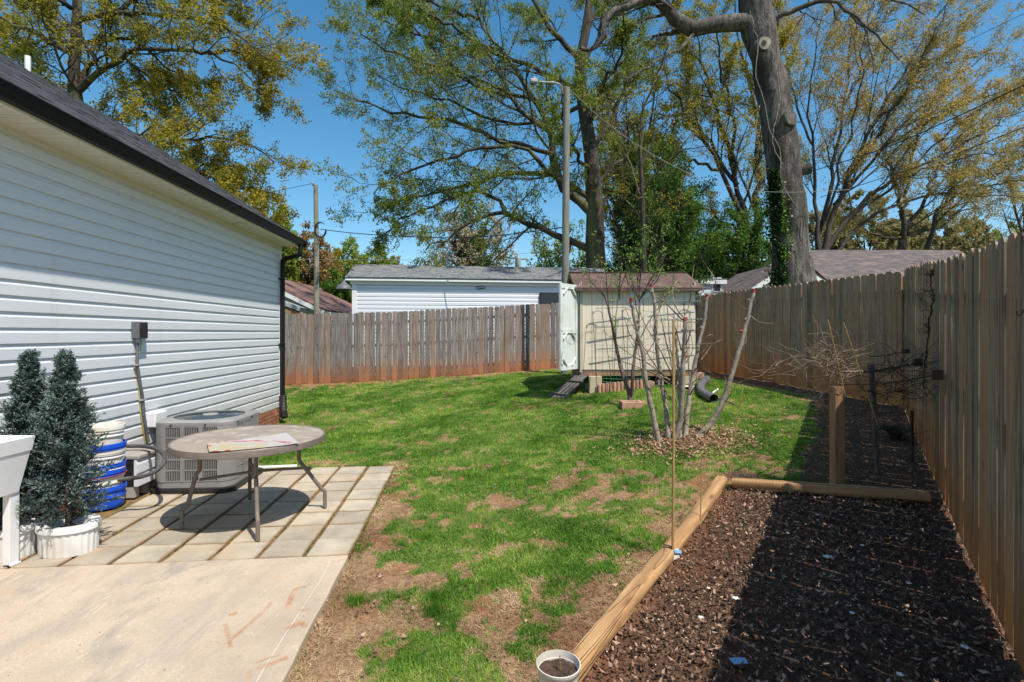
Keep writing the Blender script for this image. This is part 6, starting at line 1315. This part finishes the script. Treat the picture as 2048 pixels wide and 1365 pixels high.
# left oak above the house roof
Y = 17.
tr = limb_px([(100,760),(118,600),(132,400),(140,250),(147,180),(150,100),(155,30),(152,-60),(160,-160)], Y, 0); trr = [.32,.28,.23,.19,.17,.16,.14,.10,.06]
LB_ = [([(150,240),(172,150),(182,110),(208,40),(215,-60)], .15, 1), ([(160,180),(190,150),(240,115),(300,97),(370,99),(412,106),(465,128),(520,190)], .11, -1), ([(134,380),(240,355),(300,318),(350,288),(420,272),(495,290),(550,328)], .10, 0), ([(150,110),(60,60),(-40,20)], .11, 1), ([(208,40),(300,-10),(400,-5),(470,30)], .09, 1.5),
 ([(155,40),(280,25),(380,38),(470,68),(545,128)], .09, -2), ([(132,420),(300,398),(420,388),(495,430),(545,440)], .09, 2), ([(412,106),(480,105),(530,150),(545,200)], .06, 0), ([(147,190),(60,150),(-40,160)], .10, -1), ([(155,20),(80,-20),(20,-60)], .09, -2), ([(240,115),(300,150),(370,190),(430,190)], .06, 2), ([(150,90),(260,80),(330,130),(380,160)], .07, 3), ([(300,318),(360,340),(420,330),(480,350)], .06, 1), ([(300,-10),(420,-40),(500,-20)], .08, 0), ([(152,-40),(260,-60),(330,-90)], .09, 0), ([(350,288),(400,330),(460,380),(500,380)], .05, -1), ([(30,200),(0,120),(-20,40)], .07, 2), ([(140,260),(230,240),(280,200),(330,180)], .06, 3), ([(134,390),(180,330),(250,300),(300,260)], .07, -2)]
limbs = [(limb_px(p, Y, dy, 16, .05), LR(r, .018)) for p, r, dy in LB_]
tree('oak_tree', 'oak with golden green leaves rising behind the charcoal roof at upper left', P3(100,760,Y)[:2]+(0.,), (tr, trr), limbs, [dict(k=13, ln=.40, ang=.8, trop=(.1,0,.0), n=8, t0=.12, jit=.14, rs=.40), dict(k=9, ln=.46, ang=.75, trop=(0,0,-.1), n=6, t0=.12, jit=.2), dict(k=6, ln=.5, ang=.7, trop=(0,0,-.1), n=5, t0=.2, jit=.25)], 'gold', leaf_n=6, leaf_s=(.045,.095), leaf_w=.33, spread=.08, tsm=.06)
# big ivy-clad trunk
Y = 16.
tr = limb_px([(1590,640),(1588,590),(1584,540),(1580,470),(1575,400),(1567,330),(1556,250),(1545,180),(1527,100),(1512,30),(1502,-60),(1495,-200)], Y, 0); trr = [.74,.62,.55,.52,.50,.48,.45,.43,.44,.46,.38,.3]
LB_ = [([(1508,45),(1450,45),(1395,55),(1362,52),(1345,28),(1318,8),(1280,0),(1240,15),(1215,45),(1205,80),(1180,100),(1158,97)], .27, -1), ([(1365,58),(1345,65),(1320,70),(1290,85)], .12, 1), ([(1540,45),(1580,22),(1640,5),(1690,18),(1750,70),(1800,120)], .10, -1.5), ([(1690,18),(1730,60),(1745,120)], .05, -1), ([(1280,0),(1200,-40),(1120,-90)], .13, 0), ([(1505,-20),(1600,-60),(1700,-80)], .15, 2), ([(1530,-5),(1620,-20),(1760,-10),(1850,30)], .08, 1), ([(1400,50),(1370,90),(1300,130),(1250,160)], .06, -2)]
limbs = [(limb_px(p, Y, dy, 16, .03), LR(r, .02)) for p, r, dy in LB_]; limbs[0] = (limbs[0][0], np.interp(np.linspace(0,1,16), [0,.3,.45,1], [.27,.22,.13,.05]))
MT['bark_big'] = M('furrowed grey bark', (.20,.17,.15), (.06,.048,.04), 2.6, .95, .9, (4.5,4.5,1), c3=(.05,.038,.03), s3=.35, bd=.06, fine=9)
bt = tree('old_tree', 'huge grey-barked tree with ivy and cut stubs behind the right fence', P3(1590,640,Y)[:2]+(.6,), (tr, trr), limbs, [dict(k=9, ln=.30, ang=.8, trop=(0,0,-.05), n=8, t0=.25, jit=.2, rs=.3), dict(k=7, ln=.45, ang=.7, trop=(0,0,-.1), n=6, t0=.15, jit=.22), dict(k=4, ln=.5, ang=.7, trop=(0,0,0), n=5, t0=.2, jit=.25)], None, bark='bark_big', tsides=40, tsm=.24)
def stub(px, py, Yk, d, r, L_, nm='branch_stub', cut='cutwood'):
    c = Vector(P3(px, py, Yk)); d = Vector(d).normalized(); m = MB(); e = c+d*L_
    m.tube(resample([tuple(c-d*.25), tuple(c), tuple(e)], 10), [r*1.5,r*1.4,r*1.3,r*1.2,r*1.1,r*1.05,r*1.05,r*1.08,r*1.08,r*1.0], 16); o = m.link(nm, MT['bark_big'], bt, smooth=60)
    u = d.cross(Vector((0,0,1))).normalized(); w = u.cross(d); v = [tuple(e+d*.004+(u*math.cos(a)+w*math.sin(a))*r*.92) for a in np.linspace(0, 2*PI, 20)[:-1]]+[tuple(e+d*.025)]
    MB().add(v, [(i, (i+1) % 19, 19) for i in range(19)]).link('cut_face', MT[cut], o if False else bt)
    if nm == 'branch_hole': MB().add([tuple(e+d*.03+u*.04+(u*math.cos(a)+w*math.sin(a))*r*.38) for a in np.linspace(0, 2*PI, 14)[:-1]], [tuple(range(13))]).link('hollow', MT['darkwood'], bt)
stub(1527, 90, 15.62, (.0,-1,-.05), .20, .10, 'branch_hole'); stub(1574, 240, 15.62, (.35,-1,.1), .24, .16, 'burl', 'bark_big'); stub(1594, 342, 15.8, (1,-.45,.1), .17, .38); stub(1535, 205, 15.9, (-1,-.4,.1), .12, .12)
# ivy
n = 5200; zz = rng.uniform(0, 1, n); py = 335+zz*250; cxp = np.interp(py, [330,400,470,540,590], [1552,1556,1560,1562,1562]); w_ = np.interp(py, [330,380,420,500,590], [9,16,26,22,17]); px = cxp+rng.normal(0, 1, n)*w_*.55-5; yy = 15.47+rng.uniform(-.10, .22, n)+np.abs(px-1575)/40*.30
keep_ = fbm(px*.05, py*.05, 1.2) > .33; px, py, yy = px[keep_], py[keep_], yy[keep_]; C = np.array([P3(a, b, c) for a, b, c in zip(px, py, yy)]); v, f = leafmesh(C, rng.uniform(.05, .09, len(C)), .032, .3, np.array([0,-.7,-.5])); me = mesh_np('ivy', v, f); fattr(me, 'tint', np.clip(rng.random(len(C))*.6+(px > 1562)*.35*(py < 520), 0, 1))
o = link('ivy', me, leafmat('ivy', (.008,.020,.006), (.028,.07,.012), (.22,.36,.05), .25, .4), bt); sm(o, kind='stuff')
mb = MB()
for p in ([(1500,20),(1508,60),(1516,90),(1512,150),(1530,210),(1540,260),(1560,300),(1562,360),(1580,395),(1600,430),(1603,480)],[(1520,210),(1512,250),(1520,300)],[(1550,120),(1560,200),(1545,280),(1565,330)]):
    q = resample([P3(a, b, 15.47+.02*(i % 2)) for i, (a, b) in enumerate(p)], 40); mb.tube(q+rng.normal(0, .012, q.shape), .012, 5)
mb.link('vine_stems', MT['bark_pale'], bt)
# golden spreading tree right
Y = 26.
LB_ = [([(1645,520),(1662,430),(1700,340),(1742,255),(1800,150),(1860,60),(1905,-20)], .26, 0), ([(1648,510),(1720,415),(1800,355),(1900,305),(1990,250),(2060,215)], .20, -1), ([(1640,515),(1650,400),(1668,300),(1690,200),(1700,100),(1712,0)], .20, 1), ([(1650,525),(1740,435),(1850,392),(1950,388),(2060,400)], .17, 1), ([(1638,510),(1635,380),(1620,280),(1625,150),(1640,40)], .17, -1),
 ([(1668,410),(1760,300),(1860,200),(1950,125),(2010,95)], .15, 2), ([(1700,350),(1780,230),(1840,120),(1885,20)], .13, -2), ([(1700,435),(1800,365),(1920,318),(2050,300)], .13, -2), ([(1660,440),(1720,330),(1765,200),(1790,60)], .13, 3), ([(1742,255),(1800,200),(1880,130),(1960,80)], .10, 1), ([(1690,210),(1730,120),(1760,20),(1770,-40)], .10, 1), ([(1760,300),(1850,250),(1950,200),(2020,180)], .10, 0), ([(1800,355),(1900,260),(2000,190),(2060,150)], .09, 2), ([(1625,290),(1590,200),(1570,100),(1560,0)], .10, 2), ([(1645,460),(1690,300),(1720,160),(1735,30)], .11, -3)]
limbs = [(limb_px(p, Y, dy, 16, .08), LR(r*.62, .016)) for p, r, dy in LB_]; b_ = P3(1642,600,Y)
tree('maple_tree', 'fan-shaped maple with rusty golden buds at the right, tallest of the golden ones', (b_[0], b_[1], .6), (limb_px([(1640,660),(1643,560),(1645,500)], Y, 0), [.6,.5,.3]), limbs, [dict(k=11, ln=.34, ang=.45, trop=(.15,0,.25), n=8, t0=.16, jit=.10, rs=.36, lt=.3), dict(k=10, ln=.45, ang=.5, trop=(.1,0,.2), n=6, t0=.15, jit=.14, rs=.45), dict(k=6, ln=.45, ang=.55, trop=(0,0,.1), n=4, t0=.2, jit=.2)], 'bud', bark='bark_warm', leaf_n=7, leaf_s=(.045,.09), leaf_w=.42, droop=0, spread=.10)
# second right tree
Y = 31.
LB_ = [([(1800,520),(1805,450),(1792,380),(1772,320),(1755,250)], .17, 0), ([(1803,470),(1850,400),(1885,330),(1920,270)], .14, 1), ([(1850,510),(1868,440),(1920,375),(1985,335),(2060,310)], .16, -1), ([(1803,478),(1745,468),(1700,440),(1670,430)], .09, 1), ([(1805,440),(1815,360),(1830,280),(1850,210)], .12, -1), ([(1868,440),(1900,380),(1920,300),(1950,250)], .10, 1), ([(1815,470),(1880,450),(1930,420),(1990,400)], .08, 2), ([(1920,375),(1980,370),(2050,360)], .08, 0)]
limbs = [(limb_px(p, Y, dy, 16, .08), LR(r, .03)) for p, r, dy in LB_]; b_ = P3(1802,600,Y)
tree('maple_tree', 'dark-trunked golden budded maple standing over the mottled brown roof', (b_[0], b_[1], .5), (limb_px([(1798,680),(1801,560),(1804,480)], Y, 0), [.4,.32,.2]), limbs, [dict(k=11, ln=.42, ang=.5, trop=(.1,0,.25), n=8, t0=.2, jit=.12, rs=.42), dict(k=9, ln=.45, ang=.5, trop=(.05,0,.1), n=6, t0=.15, jit=.16), dict(k=5, ln=.5, ang=.55, trop=(0,0,0), n=4, t0=.2, jit=.2)], 'bud', bark='bark_warm', leaf_n=6, leaf_s=(.05,.095), leaf_w=.42, droop=0, spread=.10)
# golden uprights between the oak and big trunk
Y = 24.
LB_ = [([(1505,560),(1492,450),(1470,350),(1440,250),(1412,150),(1392,60)], .17, 0), ([(1508,540),(1516,430),(1514,330),(1508,220),(1482,100),(1470,0)], .17, 1), ([(1490,450),(1440,340),(1392,262),(1350,195),(1320,130)], .12, -1), ([(1530,560),(1552,440),(1560,330),(1555,240)], .14, 2), ([(1475,370),(1420,290),(1380,200),(1360,100)], .10, 2), ([(1514,330),(1540,230),(1545,130),(1560,30)], .10, -2), ([(1470,350),(1465,240),(1440,140),(1430,40)], .10, -2), ([(1412,150),(1370,80),(1340,0)], .07, 0), ([(1440,340),(1380,320),(1330,300),(1290,290)], .08, 0), ([(1495,470),(1420,430),(1350,380),(1300,360)], .08, 2)]
limbs = [(limb_px(p, Y, dy, 16, .08), LR(r, .03)) for p, r, dy in LB_]; b_ = P3(1510,640,Y)
tree('maple_tree', 'slim upright golden leaved tree between the oak and the huge trunk', (b_[0], b_[1], .6), (limb_px([(1512,670),(1510,600),(1508,540)], Y, 0), [.4,.33,.22]), limbs, [dict(k=10, ln=.36, ang=.55, trop=(-.05,0,.25), n=8, t0=.2, jit=.12, rs=.42), dict(k=9, ln=.42, ang=.55, trop=(0,0,.1), n=6, t0=.15, jit=.16), dict(k=5, ln=.5, ang=.6, trop=(0,0,0), n=4, t0=.2, jit=.2)], 'gold', bark='bark_warm', leaf_n=8, leaf_s=(.05,.09), leaf_w=.38, spread=.10)
# slender bare tree
Y = 16.2
LB_ = [([(1287,420),(1262,330),(1235,270),(1200,240)], .045, 0), ([(1284,330),(1310,270),(1350,225),(1400,195)], .045, .5), ([(1281,290),(1290,210),(1315,150),(1335,90)], .05, 0), ([(1285,380),(1330,330),(1370,300),(1420,290)], .04, -1), ([(1283,320),(1240,250),(1215,190)], .04, 1), ([(1286,440),(1250,400),(1210,385)], .03, .5), ([(1286,450),(1320,420),(1360,400)], .03, -.5)]
limbs = [(limb_px(p, Y, dy, 16, .02), LR(r, .008)) for p, r, dy in LB_]; b_ = P3(1290,640,Y)
tree('bare_tree', 'slender nearly leafless tree with fine dark twigs above the shed roof', (b_[0], b_[1], .6), (limb_px([(1292,640),(1288,520),(1285,400),(1281,300),(1283,230)], Y, 0), [.10,.085,.07,.05,.03]), limbs, [dict(k=9, ln=.5, ang=.8, trop=(0,0,.0), n=8, t0=.15, jit=.16, rs=.5), dict(k=7, ln=.5, ang=.7, trop=(0,0,-.05), n=6, t0=.15, jit=.2), dict(k=4, ln=.5, ang=.6, trop=(0,0,0), n=4, t0=.2, jit=.2)], 'gold', leaf_n=1, leaf_s=(.03,.05), tsides=10)
# generic crowns
def crown_tree(name, label, px, pyt, pyb, Y, wpx_, leaf, nl=14, k1=9, k2=9, leaf_n=8, leaf_s=(.08,.14), bark='bark_twig', up=.5, cat='tree', group='trees beyond the fences', dz=1., low=.15, k3=None, asp=1.):
    b = np.array(P3(px, 667, Y)); b[2] = .3; zt = P3(0, pyt, Y)[2]; zb = P3(0, pyb, Y)[2]; rad = wpx_/2/F*Y; limbs = []; H_ = zt-b[2]
    tp = np.array([b, b+[rng.normal(0,.1),rng.normal(0,.1),H_*.4], b+[rng.normal(0,.25),rng.normal(0,.25),H_*.8]])
    for i in range(nl):
        u = low+(1-low)*(i+.5)/nl; zz = zb+(zt-zb)*u; s0 = max(b[2]+.3, zb*.6+b[2]*.4)+(zz-zb)*.55; a = i*2.4+rng.uniform(-.4,.4); env = math.sqrt(max(.05, 1-(2*u-1)**2*.9)); rr = rad*env*rng.uniform(.75,1.0)
        st = np.array([b[0], b[1], min(s0, b[2]+H_*.78)]); en = np.array([b[0]+rr*math.cos(a), b[1]+rr*math.sin(a)*dz, zz]); md = (st+en)/2+np.array([rr*math.cos(a)*.12, rr*math.sin(a)*.12, -up*.15*rr]); limbs.append((resample([st, md, en], 10), LR(.03+.012*H_*.5, .015, 10)))
    lv = [dict(k=k1, ln=.42, ang=.7, trop=(0,0,.1), n=6, t0=.2, jit=.18, rs=.5), dict(k=k2, ln=.5, ang=.7, trop=(0,0,0), n=5, t0=.15, jit=.22)]
    if k3: lv.append(dict(k=k3, ln=.5, ang=.7, trop=(0,0,0), n=4, t0=.15, jit=.22))
    return tree(name, label, b, (tp, [.04+.03*H_*.5, .03+.02*H_*.5, .03]), limbs, lv, leaf, bark=bark, leaf_n=leaf_n, leaf_s=leaf_s, spread=.10, tsides=10, cat=cat, group=group)
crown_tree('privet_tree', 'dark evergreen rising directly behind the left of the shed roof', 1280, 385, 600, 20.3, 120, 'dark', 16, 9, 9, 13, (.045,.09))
crown_tree('privet_tree', 'tallest dark green bushy tree behind the shed roof centre', 1345, 318, 590, 17.5, 160, 'green', 18, 9, 9, 14, (.04,.08))
crown_tree('privet_tree', 'fresh green bush tree above the right end of the shed', 1412, 415, 540, 29, 110, 'green', 15, 9, 8, 14, (.04,.08))
crown_tree('privet_tree', 'green bush left of the ivy trunk over the cream gable', 1488, 395, 560, 24, 110, 'green', 15, 9, 8, 13, (.05,.10))
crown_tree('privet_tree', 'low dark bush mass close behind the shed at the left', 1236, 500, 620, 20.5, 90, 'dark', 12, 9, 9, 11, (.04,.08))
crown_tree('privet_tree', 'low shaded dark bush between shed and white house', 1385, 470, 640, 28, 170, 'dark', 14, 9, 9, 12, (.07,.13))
crown_tree('yellow_tree', 'yellow-green tree showing behind the oak at its right', 1268, 130, 470, 27, 190, 'gold', 20, 9, 8, 9, (.08,.14), bark='bark_warm')
crown_tree('green_tree', 'light green tree seen behind the tall light pole', 1120, 452, 600, 32, 150, 'ygreen', 14, 8, 7, 6, (.09,.15))
crown_tree('pale_tree', 'pale fan-shaped tree with tan buds over the grey roof', 945, 415, 560, 38, 150, 'pale', 20, 9, 9, 5, (.09,.15), up=-.3, low=.05)
crown_tree('pale_tree', 'smaller pale bare shrub tree left of the fan-shaped one', 880, 500, 560, 40, 50, 'pale', 9, 7, 7, 3, (.08,.13), up=-.3)
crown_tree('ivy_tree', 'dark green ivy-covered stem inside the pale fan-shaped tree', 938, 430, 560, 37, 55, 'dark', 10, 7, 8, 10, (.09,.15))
crown_tree('orange_tree', 'orange-tipped tree with dark trunk behind the left utility pole', 618, 458, 600, 33, 120, 'orange', 16, 8, 8, 8, (.10,.17), bark='bark_oak')
crown_tree('green_tree', 'bright green tree top showing beyond the gutter end', 556, 412, 600, 30, 76, 'ygreen', 14, 8, 8, 12, (.09,.15))
crown_tree('green_tree', 'far light green tree just right of the utility pole', 700, 482, 600, 52, 60, 'ygreen', 12, 8, 7, 10, (.14,.24))
crown_tree('green_tree', 'far yellow-green tree above the left end of the grey roof', 745, 490, 600, 55, 80, 'ygreen', 12, 8, 8, 10, (.14,.24))
crown_tree('orange_tree', 'low rusty tree between the utility pole and the grey roof', 668, 500, 610, 45, 90, 'gold', 12, 8, 8, 9, (.12,.2))
crown_tree('orange_tree', 'dull orange tree top rising behind the outbuilding at left', 775, 508, 600, 60, 60, 'orange', 10, 8, 7, 7, (.14,.24))
crown_tree('green_bush', 'dense green bush behind the barn lamp', 682, 545, 640, 30, 80, 'green', 14, 8, 9, 12, (.08,.14), cat='bush')
crown_tree('green_bush', 'green bush at the foot of the orange-tipped tree', 600, 540, 640, 36, 90, 'ygreen', 12, 8, 8, 10, (.10,.17), cat='bush')
crown_tree('far_tree', 'far golden tree crown over the ridge of the mottled roof', 1730, 402, 560, 46, 200, 'far', 18, 9, 9, 12, (.16,.28))
crown_tree('far_tree', 'far golden-brown crown right of the dark trunk', 1870, 425, 560, 48, 190, 'far', 18, 9, 9, 12, (.16,.28))
crown_tree('far_tree', 'far rusty crown sloping down to the right fence', 1935, 452, 560, 50, 110, 'far', 14, 9, 9, 12, (.16,.28))
crown_tree('far_tree', 'far green tree peeking above the near fence tops', 2010, 458, 560, 55, 120, 'ygreen', 14, 8, 8, 10, (.16,.28))
crown_tree('far_tree', 'pale bare tree at the right frame edge', 2062, 330, 560, 36, 130, 'bud', 16, 9, 8, 1, (.07,.12), bark='bark_warm')
crown_tree('far_tree', 'far golden crown left of the huge trunk base', 1640, 430, 560, 44, 120, 'far', 14, 9, 8, 10, (.16,.26))
